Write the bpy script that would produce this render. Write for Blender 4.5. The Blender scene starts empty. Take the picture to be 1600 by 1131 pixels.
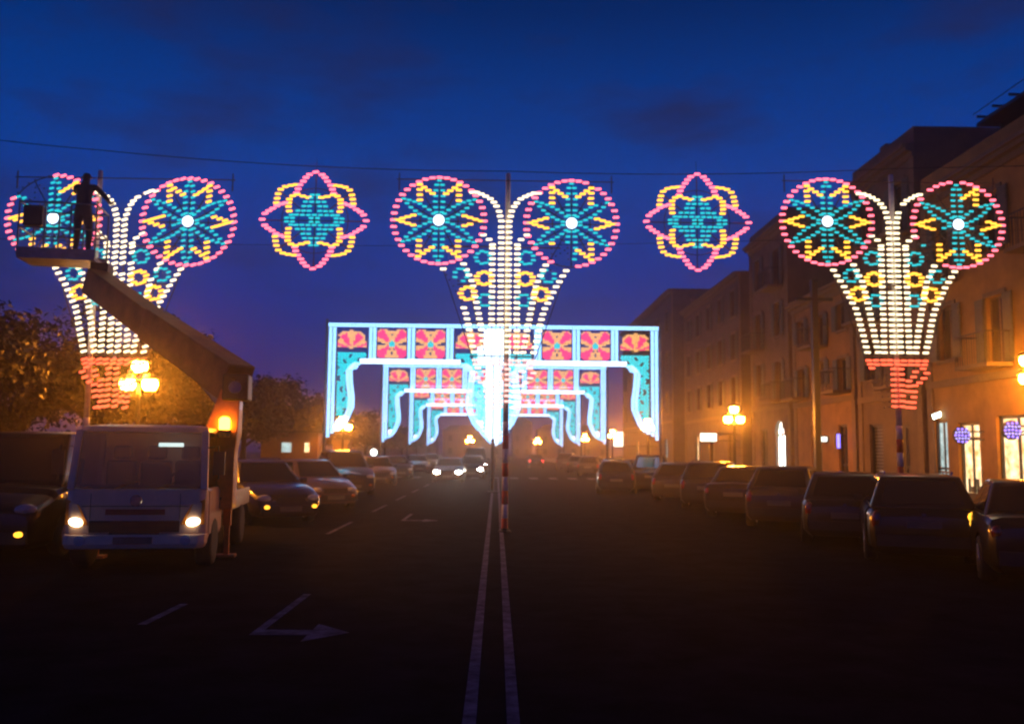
import bpy, bmesh, math, random
from mathutils import Vector, Matrix, Euler
rng = random.Random(7)
R = math.radians
sc = bpy.context.scene
col = sc.collection

# ------------------------------------------------------------------ camera
F = 1386.0                       # focal length in photo pixels (1600 wide)
cam_d = bpy.data.cameras.new('camera'); cam = bpy.data.objects.new('camera', cam_d); col.objects.link(cam)
cam_d.sensor_width = 36; cam_d.lens = F/1600*36; cam_d.clip_start = .05; cam_d.clip_end = 3000
CAM = Vector((0, 0, 1.75))
ROT = Matrix.Rotation(R(-.95), 3, 'Z') @ Matrix.Rotation(R(90+5.75), 3, 'X') @ Matrix.Rotation(R(.55), 3, 'Z')
cam.location = CAM; cam.rotation_euler = ROT.to_euler()
cam_d.dof.use_dof = True; cam_d.dof.focus_distance = 7.0; cam_d.dof.aperture_fstop = cam_d.lens/1000/.019
sc.camera = cam
sc.render.engine = 'CYCLES'
sc.cycles.filter_width = 1.9
sc.cycles.use_denoising = True
sc.cycles.max_bounces = 4; sc.cycles.diffuse_bounces = 2; sc.cycles.glossy_bounces = 2
sc.cycles.transmission_bounces = 3; sc.cycles.volume_bounces = 0; sc.cycles.transparent_max_bounces = 6
sc.cycles.sample_clamp_indirect = 3.0
sc.cycles.caustics_reflective = False; sc.cycles.caustics_refractive = False
vs = sc.view_settings
vs.view_transform = 'Standard'; vs.look = 'None'; vs.gamma = 1; vs.exposure = 0; vs.use_curve_mapping = False

# ------------------------------------------------------------------ dusk sky
w = bpy.data.worlds.new('World'); sc.world = w; w.use_nodes = True
nt = w.node_tree; nt.nodes.clear()
def N(t, **k):
    n = nt.nodes.new(t)
    for a, b in k.items(): setattr(n, a, b)
    return n
out = N('ShaderNodeOutputWorld'); bg = N('ShaderNodeBackground'); nt.links.new(bg.outputs[0], out.inputs[0])
sky = N('ShaderNodeTexSky', sky_type='NISHITA', sun_disc=False)
sky.sun_elevation = R(-4.0); sky.sun_rotation = R(200); sky.altitude = 5; sky.ozone_density = 3
tc = N('ShaderNodeTexCoord'); sep = N('ShaderNodeSeparateXYZ'); nt.links.new(tc.outputs['Generated'], sep.inputs[0])
ramp = N('ShaderNodeValToRGB'); nt.links.new(sep.outputs['Z'], ramp.inputs[0])
els = ramp.color_ramp.elements
stops = [(0.0, (.020, .018, .140)), (.09, (.010, .020, .200)), (.20, (.002, .034, .275)),
         (.30, (.001, .046, .30)), (.38, (.0005, .036, .235)), (.46, (.0005, .019, .125)), (.62, (.0006, .008, .055)), (1.0, (.0004, .003, .022))]
els[0].position = stops[0][0]; els[0].color = (*stops[0][1], 1)
els[1].position = stops[-1][0]; els[1].color = (*stops[-1][1], 1)
for p, c in stops[1:-1]:
    e = els.new(p); e.color = (*c, 1)
mapn = N('ShaderNodeMapping'); mapn.inputs['Scale'].default_value = (1.0, 1.0, 3.4); mapn.inputs['Location'].default_value = (3.1, 0.4, .35)
nt.links.new(tc.outputs['Generated'], mapn.inputs[0])
noi = N('ShaderNodeTexNoise'); noi.inputs['Scale'].default_value = 3.6; noi.inputs['Detail'].default_value = 6; noi.inputs['Roughness'].default_value = .58
nt.links.new(mapn.outputs[0], noi.inputs['Vector'])
cr = N('ShaderNodeValToRGB'); cr.color_ramp.elements[0].position = .50; cr.color_ramp.elements[1].position = .70
cr.color_ramp.elements[0].color = (0, 0, 0, 1); cr.color_ramp.elements[1].color = (.78, .78, .78, 1)
nt.links.new(noi.outputs['Fac'], cr.inputs[0])
mixc = N('ShaderNodeMixRGB', blend_type='MIX'); mixc.inputs[2].default_value = (.014, .018, .075, 1)
nt.links.new(cr.outputs[0], mixc.inputs[0]); nt.links.new(ramp.outputs[0], mixc.inputs[1])
add = N('ShaderNodeMixRGB', blend_type='ADD'); add.inputs[0].default_value = .015
nt.links.new(mixc.outputs[0], add.inputs[1]); nt.links.new(sky.outputs[0], add.inputs[2])
nt.links.new(add.outputs[0], bg.inputs[0]); bg.inputs[1].default_value = 1.0

# ------------------------------------------------------------------ helpers
def ray(px, py):
    return (ROT @ Vector(((px-800)/F, (565.5-py)/F, -1))).normalized()
def P(px, py, Y):
    d = ray(px, py); return CAM + d*(Y/d.y)
def link(o, parent=None):
    col.objects.link(o)
    if parent is not None: o.parent = parent
    return o
def tag(o, label, cat, group=None):
    o['label'] = label; o['category'] = cat
    if group: o['group'] = group
    return o
def empty(name, loc=(0, 0, 0), rz=0, label=None, cat=None, group=None):
    o = bpy.data.objects.new(name, None); o.empty_display_size = .2; link(o); o.location = loc; o.rotation_euler = (0, 0, rz)
    if label: tag(o, label, cat, group)
    return o
def inst(name, me, parent=None, loc=(0, 0, 0), rot=(0, 0, 0), mat=None):
    o = bpy.data.objects.new(name, me); link(o, parent); o.location = loc; o.rotation_euler = rot
    if mat is not None:
        o.material_slots[0].link = 'OBJECT'; o.material_slots[0].material = mat
    return o
class MB:
    def __init__(s): s.v = []; s.f = []; s.m = []
    def add(s, vs_, fs_, mi=0):
        b = len(s.v); s.v += [tuple(p) for p in vs_]; s.f += [tuple(i+b for i in f) for f in fs_]; s.m += [mi]*len(fs_)
    def box(s, x0, x1, y0, y1, z0, z1, mi=0):
        s.add([(x0, y0, z0), (x1, y0, z0), (x1, y1, z0), (x0, y1, z0), (x0, y0, z1), (x1, y0, z1), (x1, y1, z1), (x0, y1, z1)],
              [(0, 3, 2, 1), (4, 5, 6, 7), (0, 1, 5, 4), (1, 2, 6, 5), (2, 3, 7, 6), (3, 0, 4, 7)], mi)
    def bar(s, a, b, wx, wz, mi=0, up=(0, 0, 1), w2=None):
        a = Vector(a); b = Vector(b); d = (b-a).normalized(); u = Vector(up)
        if abs(d.dot(u)) > .98: u = Vector((1, 0, 0))
        r = d.cross(u).normalized(); t = r.cross(d).normalized(); k = w2 or 1
        vs_ = []
        for c, q in ((a, 1), (b, k)):
            for i, j in ((-1, -1), (1, -1), (1, 1), (-1, 1)): vs_.append(c + r*(i*wx/2*q) + t*(j*wz/2*q))
        s.add(vs_, [(3, 2, 1, 0), (4, 5, 6, 7), (0, 1, 5, 4), (1, 2, 6, 5), (2, 3, 7, 6), (3, 0, 4, 7)], mi)
    def tube(s, pts, r, n=8, mi=0, cap=True):
        pts = [Vector(p) for p in pts]; rs = r if isinstance(r, (list, tuple)) else [r]*len(pts)
        vs_ = []; fs_ = []; prev = None
        for i, p in enumerate(pts):
            d = (pts[min(i+1, len(pts)-1)]-pts[max(i-1, 0)]).normalized()
            if prev is None:
                u = Vector((0, 0, 1)) if abs(d.z) < .9 else Vector((1, 0, 0))
                prev = d.cross(u).normalized()
            prev = (prev - d*prev.dot(d)).normalized(); q = d.cross(prev)
            for k in range(n):
                a = 2*math.pi*k/n; vs_.append(p + (prev*math.cos(a)+q*math.sin(a))*rs[i])
        for i in range(len(pts)-1):
            for k in range(n):
                k2 = (k+1) % n; fs_.append((i*n+k, i*n+k2, (i+1)*n+k2, (i+1)*n+k))
        if cap:
            fs_.append(tuple(range(n-1, -1, -1))); fs_.append(tuple(range((len(pts)-1)*n, len(pts)*n)))
        s.add(vs_, fs_, mi)
    def lathe(s, prof, c=(0, 0, 0), n=16, axis='z', mi=0):
        vs_ = []; fs_ = []; c = Vector(c)
        for r, h in prof:
            for k in range(n):
                a = 2*math.pi*k/n; x, y = r*math.cos(a), r*math.sin(a)
                p = {'z': (x, y, h), 'x': (h, x, y), 'y': (y, h, x)}[axis]; vs_.append(c+Vector(p))
        for i in range(len(prof)-1):
            for k in range(n):
                k2 = (k+1) % n; fs_.append((i*n+k, i*n+k2, (i+1)*n+k2, (i+1)*n+k))
        fs_.append(tuple(range(n-1, -1, -1))); fs_.append(tuple(range((len(prof)-1)*n, len(prof)*n)))
        s.add(vs_, fs_, mi)
    def ball(s, c, r, n=10, m=6, mi=0):
        s.lathe([(max(.001, r*math.sin(math.pi*i/m)), -r*math.cos(math.pi*i/m)) for i in range(m+1)], c, n, 'z', mi)
    def capsule(s, c, L, r, ang=0, n=6, mi=0):
        h = L/2; ca, sa = math.cos(ang), math.sin(ang); vs_ = []; c = Vector(c)
        def pt(x, y, z): return c + Vector((x*ca-z*sa, y, x*sa+z*ca))
        vs_.append(pt(-h, 0, 0))
        for x in (-h+r*.55, h-r*.55):
            for k in range(n):
                a = 2*math.pi*k/n; vs_.append(pt(x, r*math.cos(a), r*math.sin(a)))
        vs_.append(pt(h, 0, 0)); fs_ = []
        for k in range(n):
            k2 = (k+1) % n
            fs_ += [(0, 1+k2, 1+k), (1+k, 1+k2, 1+n+k2, 1+n+k), (1+2*n, 1+n+k, 1+n+k2)]
        s.add(vs_, fs_, mi)
    def mesh(s, name, mats, smooth=False):
        me = bpy.data.meshes.new(name); me.from_pydata(s.v, [], s.f)
        for m in (mats if isinstance(mats, (list, tuple)) else [mats]): me.materials.append(m)
        me.polygons.foreach_set('material_index', s.m)
        if smooth: me.polygons.foreach_set('use_smooth', [True]*len(s.f))
        me.update(); return me
    def build(s, name, mats, parent=None, smooth=False, loc=(0, 0, 0), rot=(0, 0, 0)):
        return inst(name, s.mesh(name, mats, smooth), parent, loc, rot)
def bevel(o, wdt, seg=2):
    m = o.modifiers.new('bevel', 'BEVEL'); m.width = wdt; m.segments = seg; m.limit_method = 'ANGLE'
    return o

# ------------------------------------------------------------------ materials
MATS = {}
def mat(name, c, rough=.6, metal=0, var=.25, scale=6, bump=0, emit=None, es=0, coat=0, spec=.5):
    m = bpy.data.materials.new(name); m.use_nodes = True; t = m.node_tree; b = t.nodes['Principled BSDF']
    b.inputs['Roughness'].default_value = rough; b.inputs['Metallic'].default_value = metal
    b.inputs['Coat Weight'].default_value = coat; b.inputs['Specular IOR Level'].default_value = spec
    tcn = t.nodes.new('ShaderNodeTexCoord'); nz = t.nodes.new('ShaderNodeTexNoise'); nz.inputs['Scale'].default_value = scale
    nz.inputs['Detail'].default_value = 5; nz.inputs['Roughness'].default_value = .65
    t.links.new(tcn.outputs['Object'], nz.inputs['Vector'])
    rp = t.nodes.new('ShaderNodeValToRGB'); rp.color_ramp.elements[0].position = .3; rp.color_ramp.elements[1].position = .7
    rp.color_ramp.elements[0].color = (*[x*(1-var) for x in c], 1); rp.color_ramp.elements[1].color = (*[min(1, x*(1+var)) for x in c], 1)
    t.links.new(nz.outputs['Fac'], rp.inputs[0]); t.links.new(rp.outputs[0], b.inputs['Base Color'])
    if bump:
        bp = t.nodes.new('ShaderNodeBump'); bp.inputs['Strength'].default_value = bump; bp.inputs['Distance'].default_value = .02
        t.links.new(nz.outputs['Fac'], bp.inputs['Height']); t.links.new(bp.outputs[0], b.inputs['Normal'])
    if emit:
        b.inputs['Emission Color'].default_value = (*emit, 1); b.inputs['Emission Strength'].default_value = es
    MATS[name] = m; return m
def emis(name, c, s):
    m = bpy.data.materials.new(name); m.use_nodes = True; t = m.node_tree; t.nodes.clear()
    o = t.nodes.new('ShaderNodeOutputMaterial'); e = t.nodes.new('ShaderNodeEmission')
    e.inputs[0].default_value = (*c, 1); e.inputs[1].default_value = s; t.links.new(e.outputs[0], o.inputs[0]); MATS[name] = m; return m

B_WHITE = emis('bulb_white', (1.0, .80, .50), 2.4)
B_PINK = emis('bulb_pink', (1.0, .13, .19), 3.3)
B_YEL = emis('bulb_yellow', (1.0, .45, .045), 2.5)
B_TEAL = emis('bulb_teal', (.02, .60, .66), 1.25)
B_RED = emis('bulb_red', (1.0, .11, .05), 2.5)
B_OFF = mat('bulb_unlit', (.10, .10, .13), .3)
B_GLARED = emis('bulb_red_glared', (1.0, .50, .46), 2.0)  # red bulbs of the middle figure, paled to imitate glare over them
A_WHITE = emis('arch_white', (.26, .56, 1.0), 3.2)
A_HOT = emis('arch_hot', (.55, .76, 1.0), 3.6)
A_TEAL = emis('arch_teal', (.01, .70, .80), 1.7)
A_CYAN = emis('arch_cyan', (.10, .68, .95), 1.7)
A_RED = emis('arch_red', (1.0, .05, .20), 1.9)
A_YEL = emis('arch_yellow', (1.0, .50, .16), 1.7)
SODIUM = emis('sodium_globe', (1.0, .30, .018), 560)
BEACON = emis('beacon_amber', (1.0, .36, .02), 26)
HEAD = emis('headlight_lit', (1.0, .93, .78), 200)
HEADT = emis('headlight_warm', (1.0, .80, .48), 7)
AMBER = emis('indicator_lit', (1.0, .42, .03), 3)
TAIL = emis('tail_lit', (1.0, .05, .05), 5)
SHOPW = emis('shop_warm', (1.0, .72, .34), 1.1)
SHOPC = emis('shop_cool', (.62, .9, .92), .75)
SHOPH = emis('shop_hot', (.86, 1.0, .93), 5.0)
def shopmat(m, c1, c2, st):
    t = m.node_tree; e = [n for n in t.nodes if n.type == 'EMISSION'][0]
    tcn = t.nodes.new('ShaderNodeTexCoord'); nz = t.nodes.new('ShaderNodeTexNoise'); nz.inputs['Scale'].default_value = 3.2; nz.inputs['Detail'].default_value = 4
    rp = t.nodes.new('ShaderNodeValToRGB'); rp.color_ramp.elements[0].position = .35; rp.color_ramp.elements[1].position = .62
    rp.color_ramp.elements[0].color = (*c1, 1); rp.color_ramp.elements[1].color = (*c2, 1)
    t.links.new(tcn.outputs['Object'], nz.inputs['Vector']); t.links.new(nz.outputs['Fac'], rp.inputs[0]); t.links.new(rp.outputs[0], e.inputs[0]); e.inputs[1].default_value = st
shopmat(SHOPW, (.75, .34, .10), (1.0, .82, .46), 2.0); shopmat(SHOPC, (.30, .45, .44), (.72, .95, .95), .9); shopmat(SHOPH, (.55, .7, .62), (1.0, 1.0, .95), 4.5)
NEON = emis('neon_blue', (.22, .17, 1.0), 3.6)
NEONP = emis('neon_pale', (.42, .40, 1.0), 2.0)
FLOOD = emis('flood_white', (.88, 1.0, .88), 9)
SIGNW = emis('sign_white', (.95, 1.0, .86), 2.6)
GLINT = emis('windscreen_glint', (.85, 1.0, 1.0), 3.2)

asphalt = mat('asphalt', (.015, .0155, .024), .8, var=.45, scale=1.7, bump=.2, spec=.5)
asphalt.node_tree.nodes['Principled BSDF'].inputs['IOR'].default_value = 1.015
paving = mat('paving', (.11, .10, .095), .7, var=.3, scale=3)
earth = mat('earth', (.03, .028, .022), .9)
kerbm = mat('kerb_stone', (.20, .19, .18), .75)
# road paint keeps a matt, low sheen like the asphalt
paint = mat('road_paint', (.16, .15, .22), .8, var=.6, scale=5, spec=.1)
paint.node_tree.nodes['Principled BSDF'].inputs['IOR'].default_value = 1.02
steel = mat('steel', (.22, .22, .23), .45, .6)
dark = mat('dark_iron', (.025, .025, .028), .5, .3)
wood = mat('lath_wood', (.11, .075, .05), .8)
rubber = mat('rubber', (.02, .02, .02), .8)
rimm = mat('rim_alloy', (.35, .35, .37), .35, .8)
chrome = mat('chrome', (.6, .6, .62), .15, 1)
plastic = mat('black_plastic', (.02, .02, .022), .5)
glassd = mat('car_glass', (.008, .009, .012), .04, spec=.8)
lens = mat('lamp_lens', (.45, .46, .48), .08, coat=1)
lensr = mat('tail_lens', (.28, .015, .012), .12, coat=1)
lensa = mat('amber_lens', (.5, .16, .02), .12, coat=1)
platem = mat('plate', (.13, .12, .11), .4)
bark = mat('bark', (.07, .05, .035), .9, bump=.5)
leafm = mat('leaf', (.013, .010, .0035), .55, var=.5, scale=2)
redp = mat('red_paint', (.42, .03, .025), .5)
whitep = mat('white_paint', (.62, .62, .6), .5)
orangep = mat('orange_paint', (.62, .20, .03), .45, coat=.3)
boomp = mat('boom_paint', (.16, .075, .03), .5, var=.4, scale=3)
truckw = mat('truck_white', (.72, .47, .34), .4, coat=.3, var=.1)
skinm = mat('skin', (.35, .2, .14), .6)
jeans = mat('jeans', (.03, .035, .06), .85)
jacket = mat('work_jacket', (.035, .035, .05), .8)
hairm = mat('hair', (.02, .015, .01), .7)
wglass = mat('window_glass', (.015, .018, .025), .08)
shutter = mat('shutter_green', (.05, .065, .055), .6)
ironr = mat('rail_iron', (.03, .03, .03), .5, .4)
roofm = mat('roof_tile', (.12, .075, .055), .8, scale=14)
def tglass():
    m = bpy.data.materials.new('cab_glass'); m.use_nodes = True; t = m.node_tree; t.nodes.clear()
    o = t.nodes.new('ShaderNodeOutputMaterial'); tr = t.nodes.new('ShaderNodeBsdfTransparent'); g = t.nodes.new('ShaderNodeBsdfGlossy')
    fr = t.nodes.new('ShaderNodeFresnel'); fr.inputs[0].default_value = 1.6; mx = t.nodes.new('ShaderNodeMixShader')
    tr.inputs[0].default_value = (.55, .58, .57, 1); g.inputs['Roughness'].default_value = .03
    t.links.new(fr.outputs[0], mx.inputs[0]); t.links.new(tr.outputs[0], mx.inputs[1]); t.links.new(g.outputs[0], mx.inputs[2]); t.links.new(mx.outputs[0], o.inputs[0]); return m
cabglass = tglass()

# ------------------------------------------------------------------ ground and road
def sheet(name, x0, x1, y0, y1, z, m, label=None, parent=None):
    b = MB(); b.add([(x0, y0, z), (x1, y0, z), (x1, y1, z), (x0, y1, z)], [(0, 1, 2, 3)])
    o = b.build(name, m, parent)
    if parent is None: o['kind'] = 'structure'
    return o
KL, KR, FX = -8.6, 9.6, 16.0
sheet('ground', -420, 420, -60, 640, -.02, earth)
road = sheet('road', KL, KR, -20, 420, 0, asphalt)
for nm, x0, x1 in (('pavement_left', -16, KL-.3), ('pavement_right', KR+.3, FX+14)):
    b = MB(); b.box(x0, x1, -20, 300, -.01, .13); o = b.build(nm, paving); o['kind'] = 'structure'
for nm, x0, x1 in (('kerb_left', KL-.3, KL), ('kerb_right', KR, KR+.3)):
    p = bpy.data.objects.new(nm, None); link(p); p['kind'] = 'structure'
    mb_ = MB(); mb_.box(x0+.004, x1-.004, -.49, .49, -.02, .145); me_ = mb_.mesh('kerb_stone', kerbm)
    for i in range(70): inst('kerb_stone', me_, p, (0, 4+i*1.0, 0))
    b = MB(); b.box(x0, x1, 73.5, 300, -.02, .145); o = b.build('kerb_run', kerbm, p)
def mark(name, quads, label, cat='road marking', z=.005, group=None):
    b = MB()
    for q in quads: b.add([(x, y, z) for x, y in q], [tuple(range(len(q)))])
    o = b.build(name, paint); tag(o, label, cat, group); return o
def strip(x0, x1, y0, y1): return [(x0, y0), (x1, y0), (x1, y1), (x0, y1)]
cx0 = -.012
mark('centre_line', [strip(cx0-.19, cx0-.10, -4, 56)], 'solid white line left of the striped pole in mid road')
mark('centre_line', [strip(cx0+.10, cx0+.185, -4, 56)], 'solid white line right of the striped pole in mid road')
lane = ['nearest short white lane dash beside the truck', 'second lane dash, just past the white truck', 'third lane dash, beside the small hatchback',
        'fourth lane dash from the camera', 'fifth lane dash from the camera', 'sixth lane dash from the camera', 'seventh lane dash, close to the crossing']
for i, y in enumerate((9.1, 18.8, 25.6, 31.6, 37.6, 43.6, 49.6)):
    mark('lane_dash', [strip(-3.55, -3.46, y, y+(1.2 if i == 0 else 3.2))], lane[i], group='lane dashes of the left carriageway')
def turn_arrow(x, y, label):
    # shaft runs up the road, the head points across it
    mark('turn_arrow', [strip(x-.37, x-.28, y+.14, y+2.3), strip(x-.37, x+.18, y-.11, y+.14),
                        [(x+.18, y-.40), (x+.56, y+.02), (x+.18, y+.44)]], label)
turn_arrow(-1.95, 8.75, 'large worn white turn arrow in the near lane')
turn_arrow(-2.0, 22.6, 'smaller white turn arrow further up the lane')
for i in range(14):
    x = KL+.55+i*1.28
    mark('crossing_stripe', [strip(x, x+.55, 57.2, 60.4)], ('white crossing stripe across the road, number %s counted from the left kerb' % ['one', 'two', 'three', 'four', 'five', 'six', 'seven', 'eight', 'nine', 'ten', 'eleven', 'twelve', 'thirteen', 'fourteen'][i]), group='stripes of the far pedestrian crossing')

# ------------------------------------------------------------------ front light figures
DL = 19.4; S = .01425
def bulb_mesh(name, m, L=.15, r=.029):
    b = MB(); b.capsule((0, 0, 0), L, r); return b.mesh(name, m)  # long capsules and their tilt imitate smeared light of small round bulbs
BM = {'w': bulb_mesh('bulb_white', B_WHITE), 'p': bulb_mesh('bulb_pink', B_PINK), 'y': bulb_mesh('bulb_yellow', B_YEL), 't': bulb_mesh('bulb_teal', B_TEAL, .118, .025),
      'r': bulb_mesh('bulb_red', B_RED), 'o': bulb_mesh('bulb_unlit', B_OFF, .05, .018), 'q': bulb_mesh('bulb_glared', B_GLARED)}
CM = {'w': B_WHITE, 'p': B_PINK, 'y': B_YEL, 't': B_TEAL, 'r': B_RED, 'o': B_OFF, 'q': B_GLARED}
def wheel(cx, cy):
    L = []
    for k in range(40):
        a = 2*math.pi*k/40; L.append((cx+71*math.cos(a), cy+69*math.sin(a), 'p'))
    for s_ in (-1, 1):
        for j, o in enumerate((13, 21, 30, 39, 48, 57)):
            wv = (4.5, 5.5, 6, 6, 5.5, 4.5)[j]
            L += [(cx-wv, cy+s_*o, 't'), (cx+wv, cy+s_*o, 't')]
        L.append((cx, cy+s_*64, 't'))
        for q in (-1, 1):
            tip = Vector((q*56, s_*34)); d = tip.normalized(); n = Vector((-d.y, d.x))
            for j in range(6):
                t = .2+.8*j/6; wv = 7.2*math.sin(math.pi*min(1, t*.93+.05))
                for e in (-1, 1):
                    p = tip*t + n*(e*wv); L.append((cx+p.x, cy+p.y, 't'))
            L.append((cx+tip.x, cy+tip.y, 't'))
    for ang in (0, 180, 62, 118, -62, -118):
        a = R(ang); d = Vector((math.cos(a), math.sin(a))); ln = 27 if ang in (0, 180) else 25
        ap = Vector((d.x*66, d.y*65)); L.append((cx+ap.x, cy+ap.y, 'y'))
        for e in (-1, 1):
            b_ = -d; th = R(17 if ang in (0, 180) else 27)*e
            dv = Vector((b_.x*math.cos(th)-b_.y*math.sin(th), b_.x*math.sin(th)+b_.y*math.cos(th)))
            for j in (1, 2, 3): p = ap+dv*ln*j/3; L.append((cx+p.x, cy+p.y, 'y'))
    return L
def along(pts, step):
    pts = [Vector(p) for p in pts]; o = []; acc = 0
    o.append(pts[0].copy())
    for a, b in zip(pts, pts[1:]):
        ln = (b-a).length; t = step-acc
        while t <= ln: o.append(a+(b-a)*t/ln); t += step
        acc = ln-(t-step)
    return o
def along_y(pts, step):
    o = []; y = pts[0][1]
    while y <= pts[-1][1]+.01:
        for a, b in zip(pts, pts[1:]):
            if a[1] <= y <= b[1]:
                t = (y-a[1])/(b[1]-a[1]); o.append((a[0]+(b[0]-a[0])*t, y)); break
        y += step
    return o
def ringb(cx, cy, rx, ry, n, c): return [(cx+rx*math.cos(2*math.pi*(k+.5)/n), cy+ry*math.sin(2*math.pi*(k+.5)/n), c) for k in range(n)]
def flower():
    stem = []; V = 8.6
    for s_ in (-1, 1):
        for p in ((8, -8), (10, -16), (14, -24), (18, -30), (24, -36), (31, -40), (38, -43.5), (45, -46), (52, -46)): stem.append((s_*p[0], p[1], 'w'))
        y = 0
        while y < 213: stem.append((s_*6, y, 'w')); y += V
        for p in ((34, 22), (25, 29)): stem.append((s_*p[0], p[1], 'w'))
        y = V*4+.0
        while y < 213: stem.append((s_*19.5, y+3 if y < 40 else y, 'w')); y += V
        for p in along_y([(64, V*8), (51, V*11), (40, V*17), (29, V*24.4)], V): stem.append((s_*p[0], p[1], 'w'))
        for p in along_y([(96, V*9), (80, V*12), (61, V*16.4), (45, V*24.4)], V): stem.append((s_*p[0], p[1], 'w'))
    rings = []
    for s_ in (-1, 1):
        rings += ringb(s_*34, 58, 11, 10, 9, 't') + ringb(s_*68, 86, 10, 10, 8, 't') + ringb(s_*30, 125, 10, 9, 8, 't')
        rings += ringb(s_*32, 91, 12, 10, 10, 'y') + ringb(s_*57, 115, 11, 10, 9, 'y')
    red = []
    for x in (-44, -33, -22, -11, 0, 11, 22, 33, 44): red += [(x, 219, 'r'), (x*.97, 225, 'r')]
    for j in range(8): red += [(-6, 232+j*8.3, 'r'), (6, 232+j*8.3, 'r')]
    for s_ in (-1, 1):
        red += [(s_*p[0], p[1], 'r') for p in ((40, 231), (46, 238), (41, 246), (34, 253), (28, 236), (25, 244), (17, 250.5), (27, 257.5), (17, 258.5))]
        for j in range(4): red += [(s_*(16-.3*j), 266.5+j*8.3, 'r'), (s_*(25.5-1.2*j), 267+j*8.3, 'r')]
    return stem, rings, red
WL, WR = (-104, 0), (104, 2)
def luminaria(cxp, cyp, label, off, tilt, pole_dx, grp, pole_base=True):
    c = P(cxp, cyp, DL)
    root = empty('light_figure', (c.x, DL, 0), 0, label, 'light display', grp)
    stem, rings, red = flower()
    items = []
    for it in stem: items.append((*it, 1))
    for it in rings: items.append((*it, 1))
    for it in wheel(*WL)+wheel(*WR): items.append((*it, 0))
    for it in red: items.append((*it, 2))
    pri = sorted(items, key=lambda t: {1: 0, 2: 1, 0: 2}[t[3]])
    near = pri[:300]; rest = pri[300:]
    for x, y, k, _ in near:
        kk = 'o' if (off(x, y, k) or rng.random() < .012) else ('q' if (k == 'r' and 700 < cxp < 900) else k)
        inst('bulb', BM[kk], root, (x*S+rng.uniform(-.004, .004), rng.uniform(-.01, .01), c.z-y*S+rng.uniform(-.004, .004)), (0, -tilt+rng.uniform(-.06, .06), 0))
    b = MB(); order = ['w', 'p', 'y', 't', 'r', 'o', 'q']
    for x, y, k, _ in rest:
        kk = 'o' if (off(x, y, k) or rng.random() < .012) else ('q' if (k == 'r' and 700 < cxp < 900) else k)
        L, r = (.118, .025) if kk == 't' else ((.05, .018) if kk == 'o' else (.15, .029))
        b.capsule((x*S+rng.uniform(-.004, .004), 0, c.z-y*S), L, r, tilt+rng.uniform(-.06, .06), 6, order.index(kk))
    o = b.build('wheel_bulbs', [CM[k] for k in order], root); o['kind'] = 'stuff'
    for q in (WL, WR):
        b = MB(); b.lathe([(.02, -.07), (.09, -.06), (.125, 0), (.09, .06), (.02, .07)], (0, 0, 0), 14, 'y')
        b.build('hub_lamp', A_HOT, root, True, (q[0]*S, -.03, c.z-q[1]*S))
        fr = MB()
        for rr in (71, 30):
            pts = [(rr*S*math.cos(2*math.pi*k/36), .06, rr*S*.97*math.sin(2*math.pi*k/36)) for k in range(37)]
            fr.tube(pts, .012, 5, cap=False)
        for a in range(0, 180, 30):
            v = Vector((math.cos(R(a)), 0, math.sin(R(a))))*71*S*.98
            fr.bar(Vector((0, .075, 0))-v, Vector((0, .075, 0))+v, .02, .02)
        fr.build('wheel_frame', wood, root, False, (q[0]*S, 0, c.z-q[1]*S))
    fr = MB()
    for s_ in (-1, 1):
        for xx, y0, y1 in ((6, 0, 292), (19.5, 36, 226)): fr.bar((s_*xx*S, .07, -y0*S), (s_*xx*S, .07, -y1*S), .02, .02)
        fr.bar((s_*64*S, .07, -68*S), (s_*29*S, .07, -212*S), .02, .02); fr.bar((s_*96*S, .07, -77*S), (s_*45*S, .07, -226*S), .02, .02)
    for y in (40, 100, 160, 212): fr.bar((-(96-y*.22)*S, .09, -y*S), ((96-y*.22)*S, .09, -y*S), .02, .025)
    fr.build('stem_frame', wood, root, False, (0, 0, c.z))
    fr = MB(); fr.bar((-172*S, .12, 68*S), (172*S, .12, 68*S), .02, .02)
    for xx in (-168, 168): fr.bar((xx*S, .12, 78*S), (xx*S, .12, 50*S), .025, .025)
    fr.build('cross_beam', wood, root, False, (0, 0, c.z))
    top = c.z+82*S; px_ = pole_dx*S
    fr = MB(); fr.lathe([(.062, 2.4), (.055, top-.02), (.04, top)], (0, 0, 0), 12)
    fr.build('pole', whitep, root, True, (px_, .2, 0))
    for k in range(8):
        fr = MB(); fr.lathe([(.066, k*.3), (.066, k*.3+.3)], (0, 0, 0), 14)
        fr.build('pole_band', redp if k % 2 == 0 else whitep, root, True, (px_, .2, 0))
    fr = MB(); fr.lathe([(.14, 0), (.14, .03), (.09, .04), (.08, .08)], (0, 0, 0), 14); fr.build('pole_foot', dark, root, False, (px_, .2, .006))
    return root
def off_left(x, y, k):
    return k != 'w' and x < -112 and y < -22 and not (abs(x+104) < 9 or (x > -104)) and (x > -104-62) and k in 'pyt' and not (k == 't' and x < -150)
def off_mid(x, y, k):
    if k == 'w' and x < -66 and y > 80: return True
    if x > 60 and 30 < y < 80 and 70 < x < 106 and k in 'tyw' and not (k == 'w'): return (x < 100 and y > 38 and k != 'p')or (k == 't' and x < 106 and y > 44)
    if k == 'p' and 60 < x < 110 and y > 64: return True
    return False
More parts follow.
